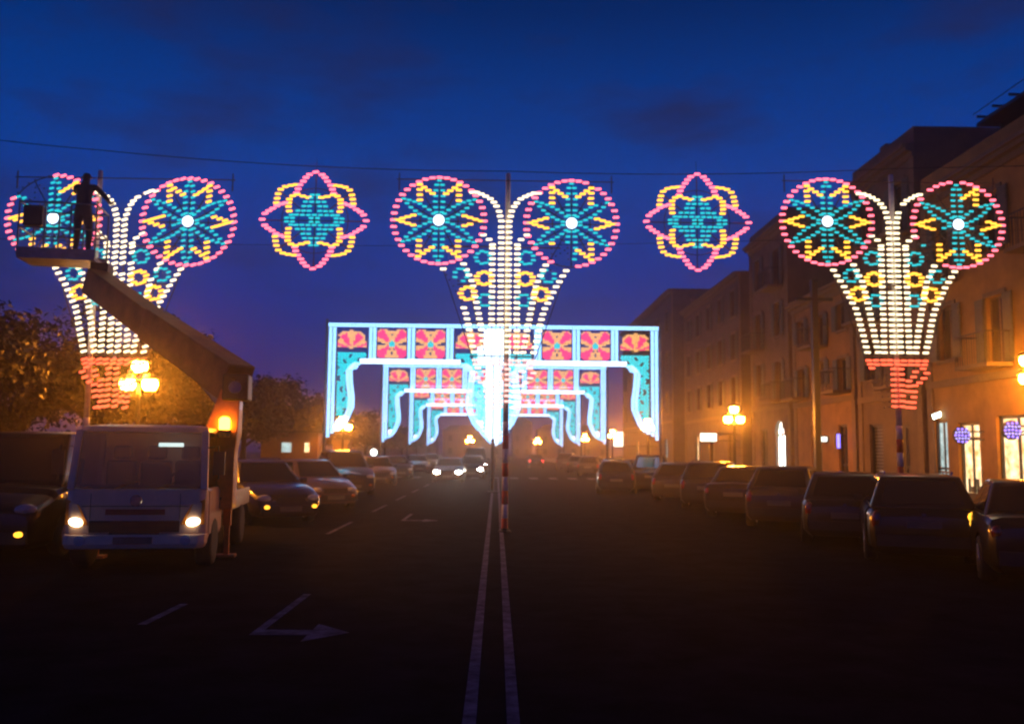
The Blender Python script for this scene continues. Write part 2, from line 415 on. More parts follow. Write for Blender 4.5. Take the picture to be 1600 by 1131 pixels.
def off_right(x, y, k):
    if k == 'r' and x < -10 and y > 228 and not (x < -38 and y < 233): return True
    if x > 26 and y < -25 and k == 'w' and x > 33: return x > 48 or x < 20
    if x > 30 and x < 100 and k == 't' and y > 10 and y < 60 and x > 50: return x < 97 and not (x < 52)
    if k == 'y' and 60 < x < 100 and y < -30: return x > 72
    if k == 'p' and 40 < x < 75 and y > 25: return True
    return False
GF = 'flower light figures hung across the road'
luminaria(189, 343, 'flower shaped light figure partly hidden behind the raised basket', off_left, .30, -42, GF)
luminaria(789.5, 346, 'flower shaped light figure in mid road, in front of the bright arches', off_mid, 0, 4, GF)
luminaria(1394.5, 348, 'flower shaped light figure with red foot in front of the right houses', off_right, 0, 6, GF)

def star(cxp, cyp, label, tilt):
    c = P(cxp, cyp, DL); root = empty('light_star', (c.x, DL, c.z), 0, label, 'light display', 'star light figures between the flowers')
    pet = [(0, -77), (-10, -73), (-15, -68), (-19, -62), (-24, -56), (-27, -49.5), (-29, -43)]
    yo = [(-30, -56), (-38.5, -55), (-47, -53), (-54, -48.5), (-57.5, -41), (-59, -34), (-60, -27)]
    yi = [(-10, -36), (-19, -38), (-28, -41), (-35, -38.5), (-40, -33), (-40.5, -27), (-40.6, -21), (-39.5, -14)]
    L = []
    for x, y in pet:
        for sx in (-1, 1):
            for sy in (-1, 1):
                L.append((sx*x, sy*y, 'p'))
                L.append((sx*y*1.05, sy*x*.93, 'p'))
    for arr in (yo, yi):
        for x, y in arr:
            for sx in (-1, 1):
                for sy in (-1, 1): L.append((sx*x, sy*y, 'y'))
    for y, xs in ((40, (4.5,)), (35.5, (6,)), (29, (5, 14.5)), (22, (8, 17)), (14.5, (8, 17, 26)), (8, (0, 9.5, 19, 28, 36)), (3, (5, 34, 43))):
        for x in xs:
            for sx in ((-1, 1) if x else (1,)):
                for sy in (-1, 1): L.append((sx*x, sy*y, 't'))
    seen = set()
    for x, y, k in L:
        key = (round(x), round(y))
        if key in seen: continue
        seen.add(key)
        inst('bulb', BM[k], root, (x*S, rng.uniform(-.01, .01), -y*S), (0, -tilt+rng.uniform(-.06, .06), 0))
    fr = MB()
    for r_ in (26, 52): fr.tube([(r_*S*math.cos(2*math.pi*k/32), .06, r_*S*math.sin(2*math.pi*k/32)) for k in range(33)], .01, 5, cap=False)
    fr.bar((0, .07, -77*S), (0, .07, 77*S), .02, .02); fr.bar((-81*S, .07, 0), (81*S, .07, 0), .02, .02)
    fr.bar((-58*S, .08, -48*S), (58*S, .08, 48*S), .02, .02); fr.bar((58*S, .08, -48*S), (-58*S, .08, 48*S), .02, .02)
    fr.build('star_frame', wood, root)
    fr = MB(); fr.tube([(0, .07, 77*S), (0, .1, 77*S+.33)], .006, 5); fr.build('hanger_wire', dark, root)
    return root
star(491, 344, 'star shaped light figure left of the middle flower figure', .05)
star(1090, 347, 'star shaped light figure right of the middle flower figure', .05)
# suspension cables
def cable(pts, label, r=.011):
    b = MB(); b.tube(pts, r, 5); o = b.build('cable', dark); tag(o, label, 'cable'); return o
def sag(a, b, s_, n=14):
    a = Vector(a); b = Vector(b); return [a.lerp(b, t/n)-Vector((0, 0, s_*4*(t/n)*(1-t/n))) for t in range(n+1)]
Lp, Mp, Rp = P(147, 264, DL), P(793, 262, DL), P(1401, 266, DL)
cable(sag(P(-60, 212, DL+.3), Vector((Lp.x, DL+.2, Lp.z+.5)), .02)+sag(Vector((Lp.x, DL+.2, Lp.z+.5)), (Mp.x, DL+.2, Mp.z-.02), .12)[1:], 'thin dark cable strung from the left over the figures')
cable(sag((Mp.x, DL+.2, Mp.z-.02), (Rp.x, DL+.2, Rp.z+.1), .1)+[Vector((FX, DL+1, Rp.z+.6))], 'thin dark cable running from the middle pole to the right house')
cable(sag(P(-40, 372, 24), (FX, 24, P(1400, 352, 24).z), .35), 'faint lower cable across the street behind the figures', .008)

# ------------------------------------------------------------------ tunnel of light arches
SA = 37.8/F*1.01
XIN = [(60, 56), (63, 49), (67, 44), (75, 39), (95, 40.5), (115, 43.5), (130, 43.5), (145, 37.5), (155, 33), (165, 24), (174, 2)]
def xin(y):
    for (y0, x0), (y1, x1) in zip(XIN, XIN[1:]):
        if y0 <= y <= y1: return x0+(x1-x0)*(y-y0)/(y1-y0)
    return 0
HW = 257.0
def arch_half_bulbs():
    bord = []; tealc = []; hot = []
    for yy in range(9, 62, 3):
        for xx in range(3, 16 if yy < 36 else 27, 5): hot.append((HW-xx, yy))  # extra bulbs added at the arch centre to imitate glare
    x = 2
    while x < HW: bord += [(x, 1.2), (x, 4.4)]; x += 5.2
    x = 52
    while x < HW-52: hot += [(x, 56.5), (x, 59.2), (x, 61.8)]; x += 5.2
    y = 8
    while y < 176:
        for m in (0, 1):
            f = (lambda q: HW-q) if m else (lambda q: q)
            tgt = bord
            if y < 172 or True:
                (hot if m else bord).extend([(f(3.2), y), (f(9.4), y)] if y < 172 else [(f(3.2), y)])  # innermost border bulbs made hotter, part of the imitated glare
            if y < 55:
                tgt += [(f(65.5), y), (f(71.5), y)]
            if y >= 62:
                xi = xin(y)
                if xi > 14: tgt += [(f(xi-3), y), (f(xi-8.6), y)]
                if y < 74: tgt += [(f(xi+2.2), y-1.5), (f(xi-5.5), y-1.5)]
        if y < 55: bord += [(125.3, y), (131.7, y)]
        y += 3.05
    y = 47
    while y < 168:
        lim = (xin(y)-12) if y >= 62 else (58 if y < 55 else 50)
        x = 16.5+(1.6 if int(y/2.8) % 2 else 0)
        while x < lim:
            gap = math.sin(x*.42+y*.11)*math.sin(y*.21+1.0-x*.1)
            if gap < .62:
                if y < 150: tealc.append((x, y, 0)); tealc.append((HW-x, y, 1))
                else: hot += [(x, y), (HW-x, y)]
            x += 4.4
        y += 2.8
    return bord, tealc, hot
def flower_panel_bulbs():
    o = []; h = 23.0
    y = -h+1
    while y <= h-1:
        x = -h+2
        while x <= h-2:
            r = math.hypot(x, y)/h; a = math.degrees(math.atan2(abs(y), abs(x)))
            k = None
            if r < .20: k = 't'
            elif abs(a-43) < 17 and r < 1.22: k = 'r' if .28 < r else 'y'
            elif abs(a-43) < 25 and r < 1.25: k = 'y'
            elif a < 18 and abs(abs(y)-abs(x)*.18-1) < 2.2: k = 'y'
            elif a > 68 and r < .95 and (abs(abs(x)-abs(y)*.14) < 1.7 or r > .72): k = 'y'
            if k: o.append((x, y, k))
            x += 3.0
        y += 2.5
    return o
def tulip_bulbs():
    o = []; y = 9
    while y < 50:
        x = 16
        while x < 60:
            dx, dy = x-36, 40-y; r = math.hypot(dx, dy*1.05); a = math.degrees(math.atan2(dy, dx)); k = None
            if 0 < a < 180:
                if abs(a-90) < 17 and r < 30: k = 'y'
                elif 17 <= abs(a-90) < 46 and 6 < r < 27: k = 'r'
                elif 17 <= abs(a-90) < 46 and r < 31: k = 'y'
                elif 46 <= abs(a-90) < 66 and r < 26: k = 'y'
                elif 66 <= abs(a-90) < 88 and r < 24 and dy > 1.5: k = 'y' if abs(a-90) > 78 else 'r'
            if k: o.append((x, y, k))
            x += 3.0
        y += 2.5
    return o
ordA = {'r': 0, 'y': 1, 't': 2}
rA = 1.08*SA; LA = 5.4*SA
def a_me(pts, name, mats, L=LA, r=rA):
    b = MB()
    for p in pts: b.capsule((p[0]*SA, 0, -p[1]*SA), L, r, 0, 5, ordA.get(p[2], 0) if len(p) > 2 and isinstance(p[2], str) else 0)
    return b.mesh(name, mats)
bord, tealc, hot = arch_half_bulbs()
ME_BORD = a_me(bord, 'border_bulbs', A_WHITE); ME_HOT = a_me(hot, 'edge_glare_bulbs', A_HOT)
ME_TEAL = a_me([(p[0], p[1]) for p in tealc if p[2] == 0], 'column_bulbs', A_TEAL, 4.2*SA, 1.15*SA)
ME_TEALI = a_me([(p[0], p[1]) for p in tealc if p[2] == 1 and p[1] < 74], 'column_bulbs', A_TEAL, 4.2*SA, 1.15*SA)
ME_HOTI = a_me([(p[0], p[1]) for p in tealc if p[2] == 1 and p[1] >= 74], 'column_bulbs', A_CYAN, 4.2*SA, 1.15*SA)
pm = [A_RED, A_YEL, A_TEAL]
ME_FLO = a_me(flower_panel_bulbs(), 'flower_panel', pm, 2.9*SA, 1.0*SA)
ME_TUL = a_me(tulip_bulbs(), 'tulip_panel', pm, 2.9*SA, 1.0*SA)
ME_TULM = a_me([(HW-x, y, k) for x, y, k in tulip_bulbs()], 'tulip_panel', pm, 2.9*SA, 1.0*SA)
def latt():
    b = MB()
    for y in (0, 5, 28, 56, 62): b.bar((0, .06, -y*SA), (HW*SA, .06, -y*SA), .03, .03)
    for x in (1, 12, 62, 75, 122, 135): 
        for q in (x, HW-x): b.bar((q*SA, .08, 0), (q*SA, .08, -(172 if x < 13 else 62)*SA), .03, .03)
    for m in (0, 1):
        pts = [((HW-x if m else x)*SA, .08, -y*SA) for y, x in XIN]
        for a, c_ in zip(pts, pts[1:]): b.bar(a, c_, .025, .025)
    return b.mesh('lath_frame', wood)
ME_LAT = latt()
arch_lab = ['nearest and largest illuminated arch of the bright tunnel over the road', 'second illuminated arch from the front, framed by the largest one',
            'third illuminated arch, deep inside the bright tunnel', 'fourth, farthest and smallest arch of the bright tunnel']
XC = P(771, 600, 37.8).x
ZT = P(771, 507.5, 37.8).z
for ai, k in enumerate((1.0, 1.486, 1.945, 2.45)):
    Y = 37.8*k
    root = empty('light_arch', (XC, Y, 0), 0, arch_lab[ai], 'light arch', 'illuminated arches in a row over the road')
    for h in (0, 1):
        x0 = -HW*SA if h == 0 else 0
        for nm, me_, meflip in (('border_bulbs', ME_BORD, 1), ('edge_glare_bulbs', ME_HOT, 1), ('column_bulbs', ME_TEAL, 1), ('column_bulbs', ME_TEALI, 1), ('column_bulbs', ME_HOTI, 1)):
            o = inst(nm, me_, root, (0 if h == 0 else 0, 0, ZT)); o['kind'] = 'stuff'
            # left half as drawn, right half mirrored so both inner legs meet in the middle
            if h == 0: o.location.x = -HW*SA
            else: o.scale.x = -1; o.location.x = HW*SA
        o = inst('lath_frame', ME_LAT, root, (x0, 0, ZT))
        for q in (98.5, HW-98.5):
            o = inst('flower_panel', ME_FLO, root, (x0+q*SA, 0, ZT-32*SA))
        o = inst('tulip_panel', ME_TUL, root, (x0, 0, ZT)); o = inst('tulip_panel', ME_TULM, root, (x0, 0, ZT))
    for x in (-HW*SA-.12, 0.0, HW*SA+.12):
        b = MB(); b.lathe([(.07, 0), (.06, ZT+.2)], (0, 0, 0), 10); b.build('pole', steel, root, True, (x, .25, .006))
        b = MB(); b.lathe([(.28, 0), (.28, .04), (.1, .06)], (0, 0, 0), 12); b.build('pole_foot', dark, root, False, (x, .25, .008))
    b = MB(); b.bar((-HW*SA-.12, .19, ZT-.02), (HW*SA+.12, .19, ZT-.02), .05, .05); b.build('top_beam', wood, root)

# ------------------------------------------------------------------ street lamps
def lamp_mesh():
    b = MB(); b.lathe([(.22, 0), (.22, .12), (.14, .2), (.12, .55), (.08, .62), (.06, 1.2), (.05, 2.95), (.07, 3.0), (.05, 3.05), (.03, 3.3)], (0, 0, 0), 12); post = b.mesh('post', dark, True)
    b = MB(); b.tube([(-.02, 0, 2.95), (-.16, 0, 2.98), (-.27, 0, 3.06), (-.27, 0, 3.14)], .018, 6); b.tube([(.02, 0, 2.95), (.16, 0, 2.98), (.27, 0, 3.06), (.27, 0, 3.14)], .018, 6); arm = b.mesh('arm', dark, True)
    b = MB(); b.ball((0, 0, 0), .19, 12, 8); gl = b.mesh('globe', SODIUM, True)
    b = MB(); b.lathe([(.09, -.2), (.1, -.15), (.05, -.13)], (0, 0, 0), 10); cup = b.mesh('globe_cup', dark)
    b = MB(); b.lathe([(.02, .26), (.12, .24), (.26, .13), (.27, .10), (.2, .105), (.19, .12), (.02, .19)], (0, 0, 0), 14); cap = b.mesh('globe_light_block', dark)  # hood added over each globe to keep its light off the upper facades
    return post, arm, gl, cup, cap
LM = lamp_mesh()
def lamp(px, py, Y, label, rz=0, three=True, x=None):
    c = P(px, py, Y); x = c.x if x is None else x
    root = empty('street_lamp', (x, Y, .13 if (x < KL or x > KR) else .006), rz, label, 'street lamp', 'globe street lamps along the promenade')
    sz = (c.z-.13)/3.3
    inst('post', LM[0], root).scale = (1, 1, sz); inst('arm', LM[1], root, (0, 0, 3*(sz-1)))
    for p in ([(-.27, 0, 3.3*sz), (.27, 0, 3.3*sz), (0, 0, 3.76*sz)]):
        g = inst('globe', LM[2], root, p); inst('globe_cup', LM[3], g); inst('globe_light_block', LM[4], g)
    return root
lamp(217, 600, 22, 'lit three globe street lamp right behind the white truck')
lamp(536, 663, 46, 'lit globe street lamp at the foot of the largest arch, left side', .3)
lamp(1147, 655, 39, 'lit three globe street lamp before the arched lit doorway')
lamp(1606, 592, 24.6, 'lit globe street lamp cut off by the right edge of the photo', .9)
lamp(1012, 668, 60, 'lit globe street lamp at the foot of the largest arch, right side', .4)
lamp(957, 681, 80, 'lit globe street lamp just right of the second arch')
lamp(914, 686, 100, 'lit globe street lamp between the second and third arch legs', .3)
lamp(734, 687, 100, 'lit globe street lamp left of the bright middle column', .2)
lamp(840, 689, 118, 'lit three globe street lamp seen through the right opening of the smallest arch', 0)
lamp(1690, 560, 17.0, 'street lamp outside', .4) if False else None

def park_lamp(px, py, Y, label, r=.2, m=None):
    c = P(px, py, Y); root = empty('park_lamp', (c.x, Y, -.02), 0, label, 'lamp')
    b = MB(); b.lathe([(.12, 0), (.1, .3), (.045, .5), (.035, c.z-.2)], (0, 0, 0), 10); b.build('post', dark, root, True)
    b = MB(); b.ball((0, 0, c.z), r, 12, 8); b.build('globe', m or SODIUM, root, True)
park_lamp(147, 657, 40, 'single lit globe lamp just above the truck cab roof')
park_lamp(584, 706, 62, 'small white lit lamp over the parked cars left of the second arch', .22, FLOOD)
def kiosk(px, py, Y, label):
    c = P(px, py, Y); root = empty('kiosk', (c.x, Y, .1), 0, label, 'kiosk')
    b = MB(); b.box(-1.5, 1.5, 0, 2.2, 0, 2.5); b.build('wall', darkdoor, root); b = MB(); b.box(-1.8, 1.8, -.5, 2.4, 2.5, 2.62); b.build('roof', dark, root)
    b = MB(); b.box(-.4, .1, -.03, -.005, 1.5, 2.0); b.build('lit_window', SHOPC, root); b = MB(); b.box(.8, 1.05, -.03, -.005, 1.5, 2.0); b.build('lit_window', SHOPW, root)
darkdoor = mat('door_wood', (.06, .035, .02), .5)
kiosk(452, 705, 47, 'small kiosk with lit windows behind the pale hatchback')

# ------------------------------------------------------------------ houses
def wall_panel(b, Y0, Y1, Z0, Z1, ops, x, t=.35, mi=0):
    # wall facing -x at plane x with rectangular openings, reveals go +x
    ys = sorted({Y0, Y1, *[q for o in ops for q in o[:2]]}); zs = sorted({Z0, Z1, *[q for o in ops for q in o[2:4]]})
    for i in range(len(ys)-1):
        for j in range(len(zs)-1):
            ym, zm = (ys[i]+ys[i+1])/2, (zs[j]+zs[j+1])/2
            if any(o[0] < ym < o[1] and o[2] < zm < o[3] for o in ops): continue
            b.add([(x, ys[i], zs[j]), (x, ys[i], zs[j+1]), (x, ys[i+1], zs[j+1]), (x, ys[i+1], zs[j])], [(0, 1, 2, 3)], mi)
    for o in ops:
        y0, y1, z0, z1 = o[:4]
        b.add([(x, y0, z0), (x, y1, z0), (x, y1, z1), (x, y0, z1), (x+t, y0, z0), (x+t, y1, z0), (x+t, y1, z1), (x+t, y0, z1)],
              [(0, 1, 5, 4), (1, 2, 6, 5), (2, 3, 7, 6), (3, 0, 4, 7)], mi)
WCACHE = {}
def window_part(root, x, y0, y1, z0, z1, shut=True, balcony=False, pm_=None):
    wd, ht = y1-y0, z1-z0
    b = MB()
    b.box(-.05, .0, -.14, 0, -.14, ht+.16); b.box(-.05, .0, wd, wd+.14, -.14, ht+.16); b.box(-.06, 0, 0, wd, ht, ht+.16); b.box(-.09, 0, -.18, wd+.18, -.12, -.002) if not balcony else None
    b.box(.14, .2, 0, .07, 0, ht); b.box(.14, .2, wd-.07, wd, 0, ht); b.box(.14, .2, .07, wd-.07, ht-.07, ht); b.box(.14, .2, .07, wd-.07, 0, .07); b.box(.14, .2, wd/2-.03, wd/2+.03, .07, ht-.07)
    f = b.build('window', TRIM, root, False, (x, y0, z0))
    for k in (0, 1):
        b = MB(); b.box(.155, .17, .07+k*(wd/2-.04), wd/2-.03+k*(wd/2-.04), .07, ht-.07); b.build('pane', pm_ or wglass, f)
    if shut:
        for k in (0, 1):
            b = MB(); yy = -.02-wd/2 if k == 0 else wd+.02
            b.box(-.10, -.065, yy, yy+wd/2, 0, ht)
            for q in range(8): b.box(-.115, -.10, yy+.05, yy+wd/2-.05, .08+q*(ht-.1)/8, .08+q*(ht-.1)/8+(ht-.1)/14)
            b.build('shutter', shutter, f)
    if balcony:
        b = MB(); b.box(-.9, -.06, -.45, wd+.45, -.16, -.03)
        bl = b.build('balcony', TRIM, root, False, (x, y0, z0))
        b = MB(); b.box(-.88, -.85, -.43, wd+.43, .92, .96)
        n = int((wd+.86)/.14)
        for q in range(n+1): b.box(-.875, -.86, -.43+q*(wd+.86)/n-.008, -.43+q*(wd+.86)/n+.008, -.03, .92)
        for yy in (-.43, wd+.41):
            b.box(-.85, -.07, yy, yy+.02, .92, .96)
            for q in range(5): b.box(-.8+q*.16, -.785+q*.16, yy, yy+.015, -.03, .92)
        b.build('railing', ironr, bl)
    return f
TRIM = mat('trim_stone', (.15, .11, .075), .8)
def house(label, Y0, Y1, H, wallc, floors, bays, ground, depth=13, x=FX, roof='flat', cname='town_house', gz=4.0, balc=True):
    root = empty(cname, (0, 0, 0), 0, label, 'house', 'houses along the right side of the street')
    root.location = (x, (Y0+Y1)/2, .13); ox, oy = root.location.x, root.location.y
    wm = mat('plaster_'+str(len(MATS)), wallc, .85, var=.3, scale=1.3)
    ops = []; fh = (H-gz-.6)/max(1, floors)
    bw = (Y1-Y0)/bays; wins = []
    for f_ in range(floors):
        for k in range(bays):
            yc = Y0+bw*(k+.5); z0 = gz+f_*fh+.35; hh = min(2.2, fh-.9)
            bal = balc and (k+f_) % 2 == 0
            if not bal: z0 += .45; hh -= .3
            wins.append((yc-.52, yc+.52, z0, z0+hh, bal))
    ops = [w_[:4] for w_ in wins]+[g[:4] for g in ground]
    b = MB(); wall_panel(b, Y0-oy, Y1-oy, 0, H, [(a-oy, c_-oy, d, e) for a, c_, d, e in ops], 0)
    D = depth; y0, y1 = Y0-oy, Y1-oy
    b.add([(0, y0, 0), (D, y0, 0), (D, y0, H), (0, y0, H)], [(0, 1, 2, 3)]); b.add([(0, y1, 0), (D, y1, 0), (D, y1, H), (0, y1, H)], [(3, 2, 1, 0)])
    b.add([(D, y0, 0), (D, y1, 0), (D, y1, H), (D, y0, H)], [(0, 1, 2, 3)]); b.add([(0, y0, H), (D, y0, H), (D, y1, H), (0, y1, H)], [(0, 1, 2, 3)])
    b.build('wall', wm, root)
    b = MB(); b.box(-.35, 0, y0, y1, H-.28, H); b.box(-.48, -.35, y0, y1, H-.14, H); b.box(-.12, 0, y0, y1, H-.5, H-.28); b.build('cornice', TRIM, root)
    b = MB(); b.box(-.1, 0, y0, y1, gz-.15, gz+.1); b.build('string_course', TRIM, root)
    for ya_ in (y0, y1-.4):
        b = MB(); b.box(-.06, -.001, ya_, ya_+.4, .0, H-.5); b.build('pilaster', TRIM, root)
    if roof == 'flat':
        b = MB(); b.box(0, .25, y0, y1, H, H+.7); b.box(.25, D, y0, y0+.25, H, H+.7); b.box(.25, D, y1-.25, y1, H, H+.7); b.build('parapet', wm, root)
    else:
        b = MB(); h2 = 1.6; b.add([(-.3, y0-.2, H), (D, y0-.2, H), (D, y1+.2, H), (-.3, y1+.2, H), (2.6, (y0+y1)/2-.6, H+h2), (D, (y0+y1)/2-.6, H+h2), (D, (y0+y1)/2+.6, H+h2), (2.6, (y0+y1)/2+.6, H+h2)],
              [(0, 1, 5, 4), (2, 3, 7, 6), (3, 0, 4, 7), (4, 5, 6, 7), (1, 2, 6, 5)])
        rf = b.build('roof', roofm, root)
    for a, c_, d, e, bal in wins: window_part(root, 0, a-oy, c_-oy, d, e, True, bal)
    for g in ground:
        a, c_, d, e, m, kind = g; wd = c_-a
        if kind == 'arch':
            b = MB(); n = 10; r = wd/2; vs_ = [(.2, 0, d), (.2, wd, d)]+[(.2, r+r*math.cos(math.pi*q/n), e-r+r*math.sin(math.pi*q/n)) for q in range(n+1)]
            b.add(vs_, [tuple(range(len(vs_)))[::-1]]); b.add([(p[0]-.04, p[1], p[2]) for p in vs_], [tuple(range(len(vs_)))[::-1]])
            dr = b.build('lit_doorway', m, root, False, (0, a-oy, 0))
            b = MB()
            for q in range(n):
                a0, a1 = math.pi*q/n, math.pi*(q+1)/n
                p0 = (r+r*math.cos(a0), e-r+r*math.sin(a0)); p1 = (r+r*math.cos(a1), e-r+r*math.sin(a1))
                o0 = (r+(r+.25)*math.cos(a0), e-r+(r+.25)*math.sin(a0)); o1 = (r+(r+.25)*math.cos(a1), e-r+(r+.25)*math.sin(a1))
                b.add([(-.06, *p0), (-.06, *o0), (-.06, *o1), (-.06, *p1), (0.15, *p0), (0.15, *p1)], [(0, 1, 2, 3), (0, 3, 5, 4)])
                # wall infill between arch and square opening
                corner = (wd, e) if q < n/2 else (0, e)
                b.add([(.0, *o0) if False else (.02, *p0), (.02, *p1), (.02, *corner)], [(0, 1, 2)])
            b.build('arch_surround', TRIM, dr)
            b = MB(); b.box(.10, .15, wd/2-.03, wd/2+.03, d, e-.05); b.box(.10, .15, 0.02, wd-.02, e-r-.04, e-r+.04); b.build('door_bars', dark, dr)
        else:
            b = MB(); b.box(.22, .26, 0.0, wd, d, e); dr = b.build({'shop': 'shop_window', 'door': 'door', 'roller': 'roller_shutter'}[kind], m, root, False, (0, a-oy, 0))
            b = MB(); b.box(.1, .2, 0, .07, d, e); b.box(.1, .2, wd-.07, wd, d, e); b.box(.1, .2, .07, wd-.07, e-.1, e)
            if kind == 'shop':
                b.box(.12, .18, .07, wd-.07, d+.0, d+.35); b.box(.12, .18, wd*.48, wd*.52, d+.35, e-.1); b.box(.13, .17, .07, wd-.07, e-.55, e-.5)
            if kind == 'door': b.box(.12, .18, wd*.48, wd*.52, d, e-.1); b.box(.12, .18, .07, wd-.07, d+1.1, d+1.18)
            if kind == 'roller':
                for q in range(int((e-d)/.14)): b.box(.19, .215, .07, wd-.07, d+q*.14+.02, d+q*.14+.11)
            b.build('frame', dark, dr)
            if kind == 'shop':
                # goods and shelving standing in the lit window
                b = MB()
                for q in range(6): b.box(.185, .215, .15+q*(wd-.3)/6, .15+q*(wd-.3)/6+(wd-.3)/9, d+.36, d+.55+.35*rng.random())
                b.build('window_display', plastic, dr)
    return root
darkdoor = mat('door_wood', (.06, .035, .02), .5)
rollm = mat('roller_metal', (.2, .2, .21), .5, .4)
def yfor(px): return FX*F/(px-777)
# nearest house E, then A, F, B, C, D receding
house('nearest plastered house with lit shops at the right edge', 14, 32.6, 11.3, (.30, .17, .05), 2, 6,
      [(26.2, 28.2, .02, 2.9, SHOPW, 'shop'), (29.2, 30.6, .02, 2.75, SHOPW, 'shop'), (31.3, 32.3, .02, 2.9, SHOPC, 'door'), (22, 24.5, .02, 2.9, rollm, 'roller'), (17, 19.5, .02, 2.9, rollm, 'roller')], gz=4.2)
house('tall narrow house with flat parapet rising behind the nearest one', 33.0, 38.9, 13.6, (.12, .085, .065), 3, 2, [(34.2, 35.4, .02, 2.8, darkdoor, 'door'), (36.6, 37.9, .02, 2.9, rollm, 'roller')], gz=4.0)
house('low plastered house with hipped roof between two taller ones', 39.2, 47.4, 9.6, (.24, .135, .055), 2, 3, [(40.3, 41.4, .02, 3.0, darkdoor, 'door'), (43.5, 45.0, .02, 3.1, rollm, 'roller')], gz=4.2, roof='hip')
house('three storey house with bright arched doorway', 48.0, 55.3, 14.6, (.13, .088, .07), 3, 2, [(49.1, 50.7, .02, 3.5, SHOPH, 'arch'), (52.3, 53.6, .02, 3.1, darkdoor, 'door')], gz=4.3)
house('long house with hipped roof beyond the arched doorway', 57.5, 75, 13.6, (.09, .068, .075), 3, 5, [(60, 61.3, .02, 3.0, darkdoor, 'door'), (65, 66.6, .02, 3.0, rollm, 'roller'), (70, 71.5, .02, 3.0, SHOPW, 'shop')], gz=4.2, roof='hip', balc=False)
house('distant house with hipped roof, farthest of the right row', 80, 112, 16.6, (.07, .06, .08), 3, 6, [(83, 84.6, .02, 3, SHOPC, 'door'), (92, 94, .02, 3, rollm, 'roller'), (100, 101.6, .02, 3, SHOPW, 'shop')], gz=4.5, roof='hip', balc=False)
def thingbox(name, boxes, m, label, cat, group=None):
    b = MB()
    for q in boxes: b.box(*q)
    o = b.build(name, m); tag(o, label, cat, group); return o
# far end of the street
def far_house(x0, x1, y0, y1, H, c, label):
    root = empty('distant_house', ((x0+x1)/2, y0, 0), 0, label, 'house'); w2 = (x1-x0)/2
    b = MB(); b.box(-w2, w2, 0, y1-y0, -.02, H); b.build('wall', mat('far_plaster'+str(len(MATS)), c, .9), root)
    b = MB(); b.add([(-w2-.3, -.3, H), (w2+.3, -.3, H), (w2+.3, y1-y0, H), (-w2-.3, y1-y0, H), (-w2+2, 3, H+1.5), (w2-2, 3, H+1.5)], [(0, 1, 5, 4), (1, 2, 5), (2, 3, 4, 5), (3, 0, 4)]); b.build('roof', roofm, root)
    n = max(2, int((x1-x0)/3.5))
    for f_ in range(max(1, int(H/3.4))):
        for k in range(n):
            xc = -w2+(k+.5)*(x1-x0)/n; z = .9+f_*3.3
            if z+1.7 > H: continue
            b = MB(); b.box(-.6, .6, -.05, -.002, 0, 1.7); wn = b.build('window', TRIM, root, False, (xc, 0, z)); b = MB(); b.box(-.45, .45, -.07, -.052, .12, 1.58); b.build('pane', wglass, wn)
far_house(-14, 2, 232, 245, 7, (.2, .15, .13), 'distant low house closing the street, left of the far lamp')
far_house(4, 9, 226, 240, 9, (.12, .1, .12), 'distant dark narrow house closing the street')
far_house(11, 30, 236, 250, 7.5, (.22, .16, .12), 'distant plastered house closing the street on the right')
far_house(-44, -17, 250, 262, 6.5, (.16, .13, .12), 'distant wide house behind the left trees')
# chimney, antenna frame, signs
def sign(name, px, py, Y, wy, hz, m, label, depth=.14, x=None, facing='road'):
    c = P(px, py, Y); xx = c.x if x is None else x
    root = empty(name, (xx, Y, c.z), 0, label, 'sign' if 'sign' in name else 'lamp')
    b = MB(); b.box(-wy/2, wy/2, .0, depth, -hz/2, hz/2); bevel(b.build('case', plastic, root), .015)
    b = MB(); b.box(-wy/2+.04, wy/2-.04, -.014, -.001, -hz/2+.04, hz/2-.04); b.build('face', m, root)
    if xx < FX-.05:
        b = MB(); b.box(wy/2, FX-xx+.02, .04, .09, hz/2-.12, hz/2-.06); b.box(wy/2, FX-xx+.02, .04, .09, -hz/2+.06, -hz/2+.12); b.build('bracket', dark, root)
    return root
sign('lit_sign', 1107, 683, 58.5, 1.15, .60, SIGNW, 'white lit projecting sign left of the street lamp')
sign('lit_sign', 1285, 686, 42.5, .52, .30, SIGNW, 'small white lit sign on the orange lit house')
sign('lit_sign', 1310, 689, 40.6, .22, .72, NEON, 'narrow dim blue upright sign beside the small white sign')
sign('lit_sign', 966, 686, 88, 1.0, 1.5, SIGNW, 'distant white lit sign right of the arches')
def neon_sign(px, py, Y, label, rows):
    c = P(px, py, Y); root = empty('neon_sign', (FX-.75, Y, c.z), 0, label, 'sign', 'blue neon shop signs')
    b = MB(); b.lathe([(.27, .0), (.29, .02), (.29, .07), (.27, .09)], (0, 0, 0), 20, 'y'); b.build('case', plastic, root)
    b = MB()
    for j in range(rows):
        z_ = .2-j*.1; hw = math.sqrt(max(.01, .27**2-z_*z_)); n_ = max(2, int(hw*2/.1))
        for k in range(n_): b.capsule((-hw+.05+k*(2*hw-.1)/max(1, n_-1), -.03, z_+rng.uniform(-.015, .015)), .075, .03, rng.uniform(-.7, .7), 6, j % 2)
    o = b.build('neon_tubes', [NEON, NEONP], root); o['kind'] = 'stuff'
    b = MB(); b.box(.24, .77, .02, .06, .1, .15); b.box(.24, .77, .02, .06, -.15, -.1); b.build('bracket', dark, root)
neon_sign(1508, 680, 28.9, 'blue neon sign over the lit shop window with two panes', 5)
neon_sign(1588, 672, 26.05, 'blue neon sign over the shop at the right edge', 5)
